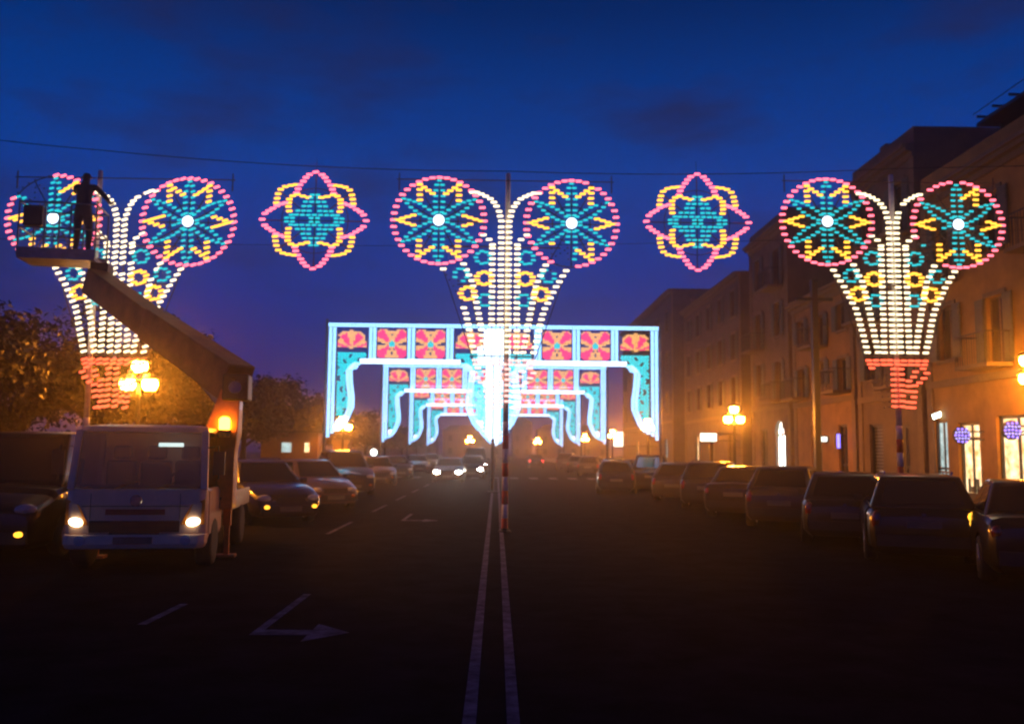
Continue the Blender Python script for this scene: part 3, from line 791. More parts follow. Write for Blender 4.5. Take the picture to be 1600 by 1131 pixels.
def flood(px, py, Y, label):
    c = P(px, py, Y); root = empty('flood_lamp', (c.x, Y, c.z), 0, label, 'lamp')
    b = MB(); b.bar((-.25, 0, -.08), (.25, 0, .1), .3, .16); b.build('housing', plastic, root)
    b = MB(); b.bar((-.28, -.16, -.09), (.26, -.16, .11), .03, .17); b.build('lens', FLOOD, root)
    b = MB(); b.box(.2, FX-c.x+.01, .0, .05, .0, .05); b.build('bracket', dark, root)
flood(1466, 648, 31.9, 'bright white flood lamp over the pale shop door')
for px, py, Y, H, lab in ((1385, 228, 36.4, 1.6, 'slim chimney on the tall narrow house'), (1057, 466, 74, 2.6, 'chimney on the hipped roof of the long house')):
    c = P(px, py, Y); xx = max(c.x, FX+.6)
    b = MB(); zb = c.z-H; b.box(-.22, .22, -.22, .22, 0, H-.12); b.box(-.3, .3, -.3, .3, H-.12, H); o = b.build('chimney', TRIM, None, False, (xx, Y, zb)); tag(o, lab, 'chimney')
root = empty('roof_awning', (FX+2, 27.5, 11.43), 0, 'dark roof terrace pergola on top of the nearest house', 'pergola')
b = MB(); b.box(-.05, .05, -.05, .05, .0, 2.2); me_ = b.mesh('post', dark)
for x_, y_ in ((0, -3), (0, 3), (4, -3), (4, 3)): inst('post', me_, root, (x_, y_, 0))
b = MB(); b.box(-.7, 4.3, -3.4, 3.4, 2.2, 2.32); b.build('top', dark, root)
for k in range(7):
    b = MB(); b.bar((-.9, -3+k, 2.42), (4.4, -3+k, 2.36), .06, .08); b.build('slat', dark, root)
cable([P(1640, 96, 30), P(1520, 180, 34)], 'upper dark wire slanting to the roof of the nearest house', .02)
cable([P(1640, 120, 30), P(1545, 180, 33)], 'lower dark wire slanting to the roof of the nearest house', .02)
o = thingbox('utility_pole', [(-.11, .11, -.11, .11, 0, 8.2), (-.7, .7, -.05, .05, 7.4, 7.52)], dark, 'tall dark pole in front of the low house', 'pole'); o.location = (P(1275, 600, 33).x, 33, .13)
# monument pillar under the left arch leg
root = empty('stone_pillar', (P(534, 700, 50).x, 50, .0), 0, 'pale stone gate pillar lit by the lamp at the arch foot', 'pillar')
b = MB(); b.box(-.55, .55, -.5, .5, -.01, .4); b.build('base', TRIM, root); b = MB(); b.box(-.42, .42, -.4, .4, .4, 2.1); b.build('shaft', TRIM, root); b = MB(); b.box(-.5, .5, -.48, .48, 2.1, 2.3); b.build('cap', TRIM, root)

# ------------------------------------------------------------------ trees on the left
def tree_meshes(seed, H, rad, nleaf):
    r = random.Random(seed); b = MB(); th = H*.36
    b.tube([(0, 0, -.02), (.03, .02, th*.5), (r.uniform(-.1, .1), r.uniform(-.1, .1), th), (r.uniform(-.2, .2), r.uniform(-.2, .2), H*.72)], [.2, .15, .12, .04], 9)
    tips = []
    for k in range(11):
        a = 2*math.pi*k/11+r.uniform(-.3, .3); z0 = th*r.uniform(.85, 1.5); ln = rad*r.uniform(.6, .95)
        p1 = Vector((math.cos(a)*ln*.5, math.sin(a)*ln*.5, z0+H*.13)); p2 = Vector((math.cos(a)*ln, math.sin(a)*ln, z0+H*r.uniform(.16, .33)))
        b.tube([(0, 0, z0), p1, p2], [.07, .045, .015], 6); tips += [p1, p2, (p1+p2)/2]
    trunk = b.mesh('trunk', bark, True)
    b = MB(); clumps = []
    for k in range(62):
        a = r.uniform(0, 2*math.pi); u = r.uniform(-1, 1); q = r.uniform(.45, 1.0)
        c = Vector((math.cos(a)*math.sqrt(1-u*u)*rad*q, math.sin(a)*math.sqrt(1-u*u)*rad*q, H*.67+u*H*.30*q)); clumps.append((c, r.uniform(.35, .75)))
    for p in tips: clumps.append((p, .5))
    for i in range(nleaf):
        c, cr_ = clumps[r.randrange(len(clumps))]
        d = Vector((r.gauss(0, 1), r.gauss(0, 1), r.gauss(0, .8))); d = d.normalized()*cr_*r.uniform(.35, 1.05)
        p = c+d; n = (d+Vector((r.uniform(-.6, .6), r.uniform(-.6, .6), r.uniform(-.2, .8)))).normalized()
        u_ = n.orthogonal().normalized(); v_ = n.cross(u_); an = r.uniform(0, 6.28); u2 = u_*math.cos(an)+v_*math.sin(an); v2 = n.cross(u2)
        s_ = r.uniform(.065, .12)
        b.add([p-u2*s_, p-v2*s_*.5+n*s_*.15, p+u2*s_, p+v2*s_*.5+n*s_*.15], [(0, 1, 2, 3)])
    return trunk, b.mesh('crown', leafm)
TM = [tree_meshes(11, 5.6, 2.7, 13000), tree_meshes(23, 5.2, 2.4, 11000), tree_meshes(37, 5.8, 2.9, 13000)]
tl = [(-12.6, 18.5, 0, 1.0, 'dark leafy tree at the left edge behind the flower figure'), (-11.2, 25.5, 2, 1.0, 'leafy tree lit orange by the street lamp behind the truck'),
      (-11.4, 32.5, 1, 1.02, 'leafy tree behind the lifting arm, second beyond the lamp'), (-11.3, 40, 0, .98, 'dark tree left of the largest arch, above the parked cars'),
      (-11.5, 48, 2, .92, 'dark tree beside the foot of the largest arch'), (-11.5, 57, 1, .95, 'dark tree seen through the left leg of the largest arch'),
      (-11.6, 67, 0, .9, 'distant tree beyond the stone pillar'), (-11.6, 79, 2, .9, 'distant tree behind the second arch leg'), (-11.6, 93, 1, .9, 'distant tree left of the smallest arch'),
      (-11.6, 110, 0, .9, 'far tree near the end of the left row'), (-11.6, 130, 2, .95, 'last far tree of the left row'), (-17.5, 22, 2, 1.05, 'dark tree of the second row at the far left'), (-18, 33, 0, 1.0, 'dark tree of the second row behind the lit tree')]
for i, (x, y, k, s_, lab) in enumerate(tl):
    root = empty('street_tree', (x, y, .12 if x > -16 else -.02), i*1.3, lab, 'tree', 'trees along the left promenade'); root.scale = (s_, s_, s_)
    inst('trunk', TM[k][0], root); inst('crown', TM[k][1], root)

# ------------------------------------------------------------------ cars
CARM = {}
STY = {  # L, W, H, belt, hood height, front deck end, windscreen top, rear top, rear base
 'hatch': dict(L=3.85, W=1.66, H=1.43, belt=.92, hood=.88, ya=.78, yb=.05, yc=-1.35, yd=-1.82, tail=.92, wb=2.45, wr=.29),
 'wagon': dict(L=4.35, W=1.74, H=1.44, belt=.93, hood=.90, ya=.86, yb=.15, yc=-1.72, yd=-2.10, tail=.93, wb=2.6, wr=.31),
 'sedan': dict(L=4.40, W=1.74, H=1.39, belt=.92, hood=.88, ya=.82, yb=.10, yc=-.95, yd=-1.55, tail=.95, wb=2.6, wr=.31),
 'suv':   dict(L=4.40, W=1.82, H=1.70, belt=1.05, hood=1.02, ya=.92, yb=.25, yc=-1.75, yd=-2.12, tail=1.05, wb=2.6, wr=.35),
 'van':   dict(L=4.85, W=1.88, H=2.00, belt=1.12, hood=1.08, ya=1.55, yb=.85, yc=-2.22, yd=-2.36, tail=1.12, wb=2.9, wr=.33)}
def quad_on(face, u0, u1, v0, v1, off=.007):
    a, b_, c, d = face
    def q(u, v): return (a.lerp(b_, u)).lerp(d.lerp(c, u), v)
    n = (b_-a).cross(d-a).normalized()
    return [q(u, v)+n*off for u, v in ((u0, v0), (u1, v0), (u1, v1), (u0, v1))]
def car_meshes(st):
    if st in CARM: return CARM[st]
    p = STY[st]; L, W, H = p['L'], p['W'], p['H']; h = W/2; o = {}
    zb = .20; ys = [-L/2, -L/2+.10, -L/2+.45, p['yd']+.3, 0, p['ya']-.05, p['ya']+.25, L/2-.55, L/2-.14, L/2]
    zt = [p['tail']-.16, p['tail']-.03, p['tail'], p['belt'], p['belt'], p['belt'], p['hood'], p['hood']-.09, p['hood']-.22, p['hood']-.36]
    ws = [.84, .93, .98, 1, 1, 1, .99, .96, .90, .80]
    b = MB(); rows = []
    for y, z, k in zip(ys, zt, ws):
        w_ = h*k; zm = (zb+z)/2
        half = [(0, zb), (w_*.86, zb), (w_*.97, zb+.10), (w_, zm), (w_*.985, z-.10), (w_*.93, z-.03), (w_*.80, z), (0, z+.025)]
        ring = half+[(-x, zz) for x, zz in half[-2:0:-1]]
        rows.append([(x, y, zz) for x, zz in ring])
    n = len(rows[0]); vs_ = [q for r_ in rows for q in r_]; fs_ = []
    for i in range(len(rows)-1):
        for k in range(n): k2 = (k+1) % n; fs_.append((i*n+k, (i+1)*n+k, (i+1)*n+k2, i*n+k2))
    fs_.append(tuple(range(n))); fs_.append(tuple(range((len(rows)-1)*n, len(rows)*n))[::-1])
    b.add(vs_, fs_); body = b.build('tmp', whitep)
    bm = bmesh.new(); bm.from_mesh(body.data); bmesh.ops.recalc_face_normals(bm, faces=bm.faces); bm.to_mesh(body.data); bm.free()
    cut = MB()
    for sy in (-1, 1): cut.lathe([(p['wr']+.055, -W), (p['wr']+.055, W)], (0, sy*p['wb']/2, p['wr']), 20, 'x')
    co = cut.build('tmpc', dark)
    bm = bmesh.new(); bm.from_mesh(co.data); bmesh.ops.recalc_face_normals(bm, faces=bm.faces); bm.to_mesh(co.data); bm.free()
    m = body.modifiers.new('b', 'BOOLEAN'); m.operation = 'DIFFERENCE'; m.object = co; m.solver = 'EXACT'
    bv = body.modifiers.new('v', 'BEVEL'); bv.width = .025; bv.segments = 2; bv.limit_method = 'ANGLE'; bv.angle_limit = R(28)
    dg = bpy.context.evaluated_depsgraph_get(); me = bpy.data.meshes.new_from_object(body.evaluated_get(dg))
    bpy.data.objects.remove(body); bpy.data.objects.remove(co)
    me.polygons.foreach_set('use_smooth', [True]*len(me.polygons))
    try: me.set_sharp_from_angle(angle=R(38))
    except Exception: pass
    while len(me.materials) > 1: me.materials.pop(index=len(me.materials)-1)
    me.polygons.foreach_set('material_index', [0]*len(me.polygons)); o['body'] = me
    # dark underside core fills the wheel wells
    b = MB(); b.box(-h*.62, h*.62, -L/2+.3, L/2-.3, .17, .6); o['underbody'] = b.mesh('underbody', plastic)
    # cabin
    wb_, wt_ = h*.92, h*.70; zb2, zr = p['belt']-.03, H
    A = [Vector((-wb_, p['ya'], zb2)), Vector((wb_, p['ya'], zb2)), Vector((wb_, p['yd'], zb2)), Vector((-wb_, p['yd'], zb2))]
    T = [Vector((-wt_, p['yb'], zr-.03)), Vector((wt_, p['yb'], zr-.03)), Vector((wt_, p['yc'], zr-.03)), Vector((-wt_, p['yc'], zr-.03))]
    mid = [Vector((-wt_*.8, p['yb']-.25, zr)), Vector((wt_*.8, p['yb']-.25, zr)), Vector((wt_*.8, p['yc']+.25, zr)), Vector((-wt_*.8, p['yc']+.25, zr))]
    b = MB(); b.add(A+T+mid, [(0, 1, 5, 4), (1, 2, 6, 5), (2, 3, 7, 6), (3, 0, 4, 7), (4, 5, 9, 8), (5, 6, 10, 9), (6, 7, 11, 10), (7, 4, 8, 11), (8, 9, 10, 11), (3, 2, 1, 0)])
    tmp = b.build('tmp', whitep); bv = tmp.modifiers.new('v', 'BEVEL'); bv.width = .05; bv.segments = 3; bv.limit_method = 'ANGLE'; bv.angle_limit = R(25)
    bm = bmesh.new(); bm.from_mesh(tmp.data); bmesh.ops.recalc_face_normals(bm, faces=bm.faces); bm.to_mesh(tmp.data); bm.free()
    dg = bpy.context.evaluated_depsgraph_get(); me = bpy.data.meshes.new_from_object(tmp.evaluated_get(dg)); bpy.data.objects.remove(tmp)
    me.polygons.foreach_set('use_smooth', [True]*len(me.polygons)); o['cabin'] = me
    front = (A[1], A[0], T[0], T[1]); rear = (A[3], A[2], T[2], T[3]); right = (A[2], A[1], T[1], T[2]); left = (A[0], A[3], T[3], T[0])
    def gm(name, fc, *uv):
        b = MB(); q = quad_on(fc, *uv); nrm = (q[1]-q[0]).cross(q[3]-q[0]).normalized(); b.add(q+[x-nrm*.02 for x in q], [(0, 1, 2, 3), (4, 5, 1, 0), (5, 6, 2, 1), (6, 7, 3, 2), (7, 4, 0, 3)]); return b.mesh(name, glassd)
    o['windscreen'] = gm('windscreen', front, .07, .93, .10, .90); o['rear_window'] = gm('rear_window', rear, .10, .90, .16, .86)
    sp = .52
    o['side_window'] = [gm('side_window', right, .07, sp-.02, .12, .88), gm('side_window', right, sp+.02, .90, .12, .88), gm('side_window', left, .10, 1-sp-.02, .12, .88), gm('side_window', left, 1-sp+.02, .93, .12, .88)]
    # wheels
    r_ = p['wr']; b = MB(); b.lathe([(r_*.6, -.10), (r_*.92, -.105), (r_, -.07), (r_, .07), (r_*.92, .105), (r_*.6, .10)], (0, 0, 0), 22, 'x'); o['wheel'] = b.mesh('wheel', rubber, True)
    b = MB(); b.lathe([(.04, .112), (r_*.2, .112), (r_*.24, .09), (r_*.58, .085), (r_*.63, .107)], (0, 0, 0), 20, 'x'); b.lathe([(r_*.63, -.107), (r_*.58, -.085), (r_*.24, -.09), (r_*.2, -.112), (.04, -.112)], (0, 0, 0), 20, 'x'); o['rim'] = b.mesh('rim', rimm, True)
    # lamps
    hz = p['hood']-.30
    def lampm(name, sx, sy, sz, m):
        b = MB(); b.lathe([(.001, -1), (.5, -.86), (.86, -.5), (1, 0), (.86, .5), (.5, .86), (.001, 1)], (0, 0, 0), 12, 'y'); b.v = [(x*sx, y*sy, z*sz) for x, y, z in b.v]; return b.mesh(name, m, True)
    o['headlight'] = lampm('headlight', .17, .10, .095, lens); o['taillight'] = lampm('taillight', .085, .07, .17 if st != 'sedan' else .1, lensr)
    o['indicator'] = lampm('indicator', .07, .06, .045, lensa)
    b = MB(); b.box(-h*.80, h*.80, -.06, .07, -.09, .09); tmp = b.mesh('bumper', plastic); o['bumper'] = tmp
    b = MB(); b.box(-.26, .26, -.006, .006, -.056, .056); o['plate'] = b.mesh('plate', platem)
    b = MB(); b.box(-.36, .36, -.02, .02, -.07, .07)
    for k in range(3): b.box(-.34, .34, .02, .03, -.05+k*.04, -.035+k*.04)
    o['grille'] = b.mesh('grille', plastic)
    b = MB(); b.add([(0, -.05, -.06), (.16, -.05, -.07), (.16, .06, -.05), (0, .04, -.05), (0, -.05, .05), (.17, -.05, .07), (.16, .06, .05), (0, .04, .04)], [(0, 3, 2, 1), (4, 5, 6, 7), (0, 1, 5, 4), (1, 2, 6, 5), (2, 3, 7, 6), (3, 0, 4, 7)]); o['mirror'] = b.mesh('mirror', plastic)
    b = MB(); b.box(0, .016, -.09, .09, -.014, .014); o['handle'] = b.mesh('handle', plastic)
    CARM[st] = o; return o
PC = {}
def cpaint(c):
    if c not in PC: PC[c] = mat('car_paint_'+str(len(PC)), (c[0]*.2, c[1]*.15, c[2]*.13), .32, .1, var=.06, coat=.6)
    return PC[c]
def car(st, x, y, heading, color, label, group=None, head=None, tail=None, amber=None, name='parked_car'):
    """heading: degrees, 0 = front towards +y, clockwise positive"""
    o = car_meshes(st); p = STY[st]; L, W = p['L'], p['W']; h = W/2; pm_ = cpaint(color)
    root = empty(name, (x, y, .006), R(-heading), label, 'van' if st == 'van' else 'car', group)
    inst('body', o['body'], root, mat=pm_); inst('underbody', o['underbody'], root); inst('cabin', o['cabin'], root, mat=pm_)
    inst('windscreen', o['windscreen'], root); inst('rear_window', o['rear_window'], root)
    for m_ in o['side_window']: inst('side_window', m_, root)
    for sx in (-1, 1):
        for sy in (-1, 1):
            wv = inst('wheel', o['wheel'], root, (sx*(h-.10), sy*p['wb']/2, p['wr'])); inst('rim', o['rim'], wv)
        inst('headlight', o['headlight'], root, (sx*(h-.28), L/2-.11, p['hood']-.30), (0, 0, -sx*.35), head)
        inst('taillight', o['taillight'], root, (sx*(h-.17), -L/2+.06, p['tail']-.22), (0, 0, sx*.3), tail)
        inst('indicator', o['indicator'], root, (sx*(h-.30), L/2+.035, .42), (0, 0, -sx*.3), amber)
        mr = inst('mirror', o['mirror'], root, (sx*h*.93, p['ya']-.22, p['belt']+.03))
        if sx < 0: mr.scale = (-1, 1, 1)
        for yy in (.1, -.95): inst('handle', o['handle'], root, (sx*(h+.001)-(.016 if sx < 0 else 0), yy, p['belt']-.16))
    inst('bumper', o['bumper'], root, (0, L/2-.03, .36)); inst('bumper', o['bumper'], root, (0, -L/2+.03, .40))
    inst('plate', o['plate'], root, (0, L/2+.05, .37)); inst('plate', o['plate'], root, (0, -L/2-.012, p['tail']-.32 if st in ('hatch', 'van', 'suv') else .66))
    inst('grille', o['grille'], root, (0, L/2-.015, .56))
    if st in ('wagon', 'suv'):
        for sx in (-1, 1):
            b = MB(); b.bar((sx*h*.60, p['yb']-.2, p['H']+.03), (sx*h*.60, p['yc']+.3, p['H']+.03), .03, .03)
            for yy in (p['yb']-.3, p['yc']+.4): b.box(sx*h*.60-.012, sx*h*.60+.012, yy-.03, yy+.03, p['H']-.04, p['H']+.02)
            b.build('roof_rail', chrome, root)
    b = MB(); b.box(-.03, .03, -L/2-.03, -L/2-.0, p['tail']-.13, p['tail']-.09); b.build('badge', chrome, root)
    q_ = rng.uniform; root.scale = (q_(.98, 1.02), q_(.96, 1.04), q_(.97, 1.03)); root.rotation_euler.z += R(q_(-3.5, 3.5)) if name == 'parked_car' else 0
    return root
GR = 'cars parked along the right kerb'; GLc = 'cars parked along the left kerb'
def xat(px, y): return (px-777)/F*y
right = [('sedan', 1612, 13.6, (.05, .035, .03), 'dark parked car cut off by the right edge of the photo'),
         ('wagon', 1425, 16.0, (.035, .028, .028), 'large dark parked car with one amber rear lamp glowing under the red figure foot'),
         ('hatch', 1318, 18.8, (.05, .05, .07), 'dark parked hatchback beside the large dark car'),
         ('hatch', 1236, 22.4, (.16, .13, .14), 'greyish parked hatchback in line with the arched doorway'),
         ('sedan', 1170, 25.6, (.05, .04, .04), 'dark parked saloon with lamp glare on its roof'),
         ('wagon', 1118, 29.5, (.10, .10, .13), 'grey parked estate car left of the lamp glare'),
         ('hatch', 1072, 33.5, (.22, .21, .23), 'pale silver parked hatchback with lit orange edge'),
         ('suv', 1020, 41, (.06, .05, .06), 'dark parked car behind the silver hatchback'),
         ('hatch', 962, 39, (.04, .045, .075), 'dark blue car standing out from the right row towards mid road'),
         ('sedan', 995, 50, (.12, .12, .14), 'grey distant parked car at the right kerb'),
         ('hatch', 962, 58, (.06, .06, .08), 'dark distant parked car just before the crossing'),
         ('wagon', 928, 66, (.08, .08, .11), 'distant parked car right after the crossing'),
         ('hatch', 905, 76, (.05, .05, .08), 'far parked car below the far right lamp'),
         ('suv', 888, 88, (.06, .06, .09), 'farthest parked car of the right row')]
for st, px, y, c, lab in right:
    hd = 24 if y < 36 else 14
    if 'standing out' in lab: hd = 3
    cr_ = car(st, xat(px, y), y, hd, c, lab, GR)
    if 'amber' in lab:
        tl_ = [q for q in cr_.children if q.name.startswith('taillight') and q.location.x > 0][0]; tl_.material_slots[0].link = 'OBJECT'; tl_.material_slots[0].material = AMBER
left = [('wagon', 412, 22.5, 148, (.10, .10, .13), 'dark grey parked car with lit amber fog lamps beside the truck', None, AMBER),
        ('hatch', 492, 27.5, 150, (.42, .40, .42), 'pale parked hatchback second from the truck', None, None),
        ('suv', 542, 36, 160, (.035, .03, .04), 'dark tall parked car third from the truck, below the first arch', None, None),
        ('wagon', 592, 46, 165, (.16, .12, .13), 'parked car just left of the second arch leg', None, None),
        ('hatch', 622, 57, 165, (.09, .09, .13), 'distant parked car beyond the second arch leg', None, None),
        ('sedan', 655, 70, 168, (.07, .07, .1), 'far parked car on the left past the crossing', None, None),
        ('hatch', 676, 84, 168, (.06, .06, .09), 'farthest parked car of the left row', None, None)]
for st, px, y, hd, c, lab, he, am in left: car(st, xat(px, y), y, hd, c, lab, GLc, he, None, am)
car('van', -8.0, 16.2, 176, (.02, .02, .024), 'dark van at the left edge beside the truck with amber lamp', None, None, None, AMBER, 'parked_van')
car('sedan', xat(705, 51), 51, 180, (.12, .12, .14), 'oncoming car with both headlights on, nearest to the crossing', 'oncoming cars with headlights on', HEAD, None, None, 'oncoming_car')
car('hatch', xat(740, 57.5), 57.5, 180, (.1, .1, .12), 'oncoming car half hidden behind the nearest one', 'oncoming cars with headlights on', HEAD, None, None, 'oncoming_car')
car('van', xat(745, 68), 68, 180, (.14, .14, .15), 'oncoming van with high headlights behind the two cars', 'oncoming cars with headlights on', HEAD, None, None, 'oncoming_van')
car('hatch', xat(838, 97), 97, 0, (.08, .08, .1), 'far car driving away with red tail lamps lit', None, None, TAIL, None, 'driving_car')

# ------------------------------------------------------------------ lift truck
TX, TY = -5.10, 12.8     # cab front centre
truck = empty('lift_truck', (TX, TY, .006), R(8.5), 'white lift truck with headlights on and raised work platform arm', 'truck')
tw = .955
def loft(b, rows, mi=0, cap=True):
    n = len(rows[0]); fs_ = []
    for i in range(len(rows)-1):
        for k in range(n): k2 = (k+1) % n; fs_.append((i*n+k, i*n+k2, (i+1)*n+k2, (i+1)*n+k))
    if cap: fs_.append(tuple(range(n))[::-1]); fs_.append(tuple(range((len(rows)-1)*n, len(rows)*n)))
    b.add([q for r_ in rows for q in r_], fs_, mi)
def ringz(w_, y0, y1, z, c=.09): return [(-w_+c, y0, z), (w_-c, y0, z), (w_, y0+c, z), (w_, y1, z), (-w_, y1, z), (-w_, y0+c, z)]
# lower cab (front faces -y)
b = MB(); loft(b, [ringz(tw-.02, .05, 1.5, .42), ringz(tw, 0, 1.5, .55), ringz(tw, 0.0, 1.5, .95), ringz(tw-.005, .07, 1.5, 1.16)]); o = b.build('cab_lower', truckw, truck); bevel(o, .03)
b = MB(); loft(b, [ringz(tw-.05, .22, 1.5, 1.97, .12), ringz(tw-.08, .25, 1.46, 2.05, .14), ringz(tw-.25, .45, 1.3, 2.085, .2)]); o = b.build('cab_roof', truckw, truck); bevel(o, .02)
for sx in (-1, 1):
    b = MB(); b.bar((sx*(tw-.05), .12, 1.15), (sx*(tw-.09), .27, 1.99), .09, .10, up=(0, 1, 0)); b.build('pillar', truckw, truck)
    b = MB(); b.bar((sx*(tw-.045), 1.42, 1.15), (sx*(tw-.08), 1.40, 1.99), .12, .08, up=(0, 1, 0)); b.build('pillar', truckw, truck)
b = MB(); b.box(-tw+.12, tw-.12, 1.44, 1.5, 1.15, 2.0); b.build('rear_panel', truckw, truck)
b = MB(); q = [Vector((-tw+.09, .10, 1.17)), Vector((tw-.09, .10, 1.17)), Vector((tw-.13, .255, 1.975)), Vector((-tw+.13, .255, 1.975))]; b.add(q+[v+Vector((0, .012, .004)) for v in q], [(0, 1, 2, 3), (7, 6, 5, 4), (0, 4, 5, 1), (1, 5, 6, 2), (2, 6, 7, 3), (3, 7, 4, 0)]); b.build('windscreen', cabglass, truck)
for sx in (-1, 1):
    q = [Vector((sx*(tw-.03), .22, 1.17)), Vector((sx*(tw-.03), 1.36, 1.17)), Vector((sx*(tw-.07), 1.35, 1.97)), Vector((sx*(tw-.07), .33, 1.97))]
    b = MB(); b.add(q+[v-Vector((sx*.012, 0, 0)) for v in q], [(0, 1, 2, 3), (7, 6, 5, 4), (0, 4, 5, 1), (1, 5, 6, 2), (2, 6, 7, 3), (3, 7, 4, 0)])
    d_ = b.build('door_window', cabglass, truck)
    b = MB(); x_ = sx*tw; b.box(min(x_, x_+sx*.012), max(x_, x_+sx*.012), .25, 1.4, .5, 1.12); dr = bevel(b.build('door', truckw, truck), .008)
    b = MB(); b.box(min(x_+sx*.012, x_+sx*.04), max(x_+sx*.012, x_+sx*.04), 1.15, 1.33, .95, .99); b.build('handle', plastic, dr)
    # mirror
    b = MB(); b.tube([(sx*(tw-.05), .2, 1.75), (sx*(tw+.12), .12, 1.78), (sx*(tw+.14), .12, 1.3)], .014, 6); b.box(sx*(tw+.14)-.08, sx*(tw+.14)+.08, .08, .14, 1.36, 1.70); b.build('mirror', plastic, truck)
    # headlamp cluster: raked housing, lit lower lamp
    b = MB(); b.add([(sx*(tw-.34), -.012, .66), (sx*(tw-.02), .03, .66), (sx*(tw-.02), .035, 1.02), (sx*(tw-.20), -.006, .94), (sx*(tw-.34), .02, .66), (sx*(tw-.02), .06, .66), (sx*(tw-.02), .065, 1.02), (sx*(tw-.2), .02, .94)],
        [(0, 1, 2, 3), (7, 6, 5, 4), (0, 4, 5, 1), (1, 5, 6, 2), (2, 6, 7, 3), (3, 7, 4, 0)]); hl = b.build('headlight', lensa, truck)
    b = MB(); b.lathe([(.02, -.035), (.10, -.025), (.12, .02)], (0, 0, 0), 12, 'y'); b.v = [(x*.85, y, z*.55) for x, y, z in b.v]; b.build('lamp', HEADT, hl, True, (sx*(tw-.17), -.012, .70), (0, -sx*.18, 0))
b = MB(); b.box(-tw+.35, tw-.35, -.022, .03, .56, .72); b.box(-tw+.62, tw-.62, -.026, .03, .50, .56); o = b.build('grille', plastic, truck)
b = MB()
for k in range(3): b.box(-tw+.38, tw-.38, -.034, -.023, .59+k*.045, .61+k*.045)
b.build('grille_bar', plastic, truck)
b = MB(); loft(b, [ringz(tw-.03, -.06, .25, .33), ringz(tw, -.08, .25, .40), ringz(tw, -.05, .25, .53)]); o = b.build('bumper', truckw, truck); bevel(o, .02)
b = MB()
b.box(-.40, .40, -.008, -.001, .80, .88)   # lettering band, too blurred in the photo to read
b.build('lettering_band', redp, truck)
b = MB(); b.box(-.26, .26, -.095, -.082, .40, .50); b.build('plate', platem, truck)
b = MB(); b.box(-.72, .72, -.006, -.001, .915, .925); b.box(-tw+.35, -tw+.357, -.006, -.001, .74, 1.1); b.box(tw-.357, tw-.35, -.006, -.001, .74, 1.1); b.build('panel_gap', plastic, truck)
b = MB(); b.lathe([(.075, -.012), (.085, 0), (.085, .01)], (0, -.005, 1.0), 16, 'y'); b.build('badge', chrome, truck)
for sx in (-1, 1):
    b = MB(); b.lathe([(.03, -.02), (.07, -.012), (.075, .02)], (sx*(tw-.25), -.075, .45), 12, 'y'); b.build('fog_lamp', lens, truck)
for sx in (-.35, .25):
    b = MB(); b.bar((sx, .085, 1.165), (sx+.5, .16, 1.33), .02, .02); b.build('wiper', plastic, truck)
# cab interior
b = MB(); b.box(-tw+.1, tw-.1, .3, .5, .95, 1.2); b.build('dashboard', plastic, truck)
for x_ in (-.5, .0, .5):
    b = MB(); b.box(x_-.22, x_+.22, 1.1, 1.3, .9, 1.55); b.box(x_-.14, x_+.14, 1.14, 1.26, 1.57, 1.78); bevel(b.build('seat', jacket, truck), .04)
b = MB(); b.tube([(.5+.19*math.cos(a*math.pi/8), .62+.05*math.sin(a*math.pi/8), 1.24+.17*math.sin(a*math.pi/8)) for a in range(17)], .016, 6); b.build('steering_wheel', plastic, truck)
b = MB(); b.box(.06, .42, .98, 1.02, 1.765, 1.825); b.build('windscreen_glint', GLINT, truck)  # glowing bar added behind the glass, standing for a windscreen reflection
# chassis, bed, wheels
b = MB(); b.box(-.4, -.3, .6, 5.0, .5, .68); b.box(.3, .4, .6, 5.0, .5, .68); b.box(-.3, .3, 2.0, 2.1, .5, .66); b.box(-.3, .3, 4.0, 4.1, .5, .66); b.build('chassis', dark, truck)
b = MB(); b.box(-.94, .94, 1.62, 5.1, .69, .80); b.box(-.94, -.91, 1.62, 5.1, .80, 1.0); b.box(.91, .94, 1.62, 5.1, .80, 1.0); b.build('bed', steel, truck)
def tyre():
    b = MB(); r_ = .36; b.lathe([(r_*.58, -.11), (r_*.92, -.115), (r_, -.08), (r_, .08), (r_*.92, .115), (r_*.58, .11)], (0, 0, 0), 22, 'x'); t_ = b.mesh('wheel', rubber, True)
    b = MB(); b.lathe([(.05, .1), (.15, .1), (.16, .06), (.21, .1)], (0, 0, 0), 16, 'x'); b.lathe([(.21, -.1), (.16, -.06), (.15, -.1), (.05, -.1)], (0, 0, 0), 16, 'x'); return t_, b.mesh('rim', rimm, True)
TW = tyre()
for sx in (-1, 1):
    for yy in (.75, 3.9):
        wv = inst('wheel', TW[0], truck, (sx*.86, yy, .36)); inst('rim', TW[1], wv)
    b = MB(); b.box(sx*1.0-.06, sx*1.0+.06, 1.75, 1.9, .5, .9); b.box(sx*1.0-.04, sx*1.0+.04, 1.78, 1.87, .04, .5); b.box(sx*1.0-.15, sx*1.0+.15, 1.7, 1.95, 0, .04); b.build('outrigger', orangep, truck)
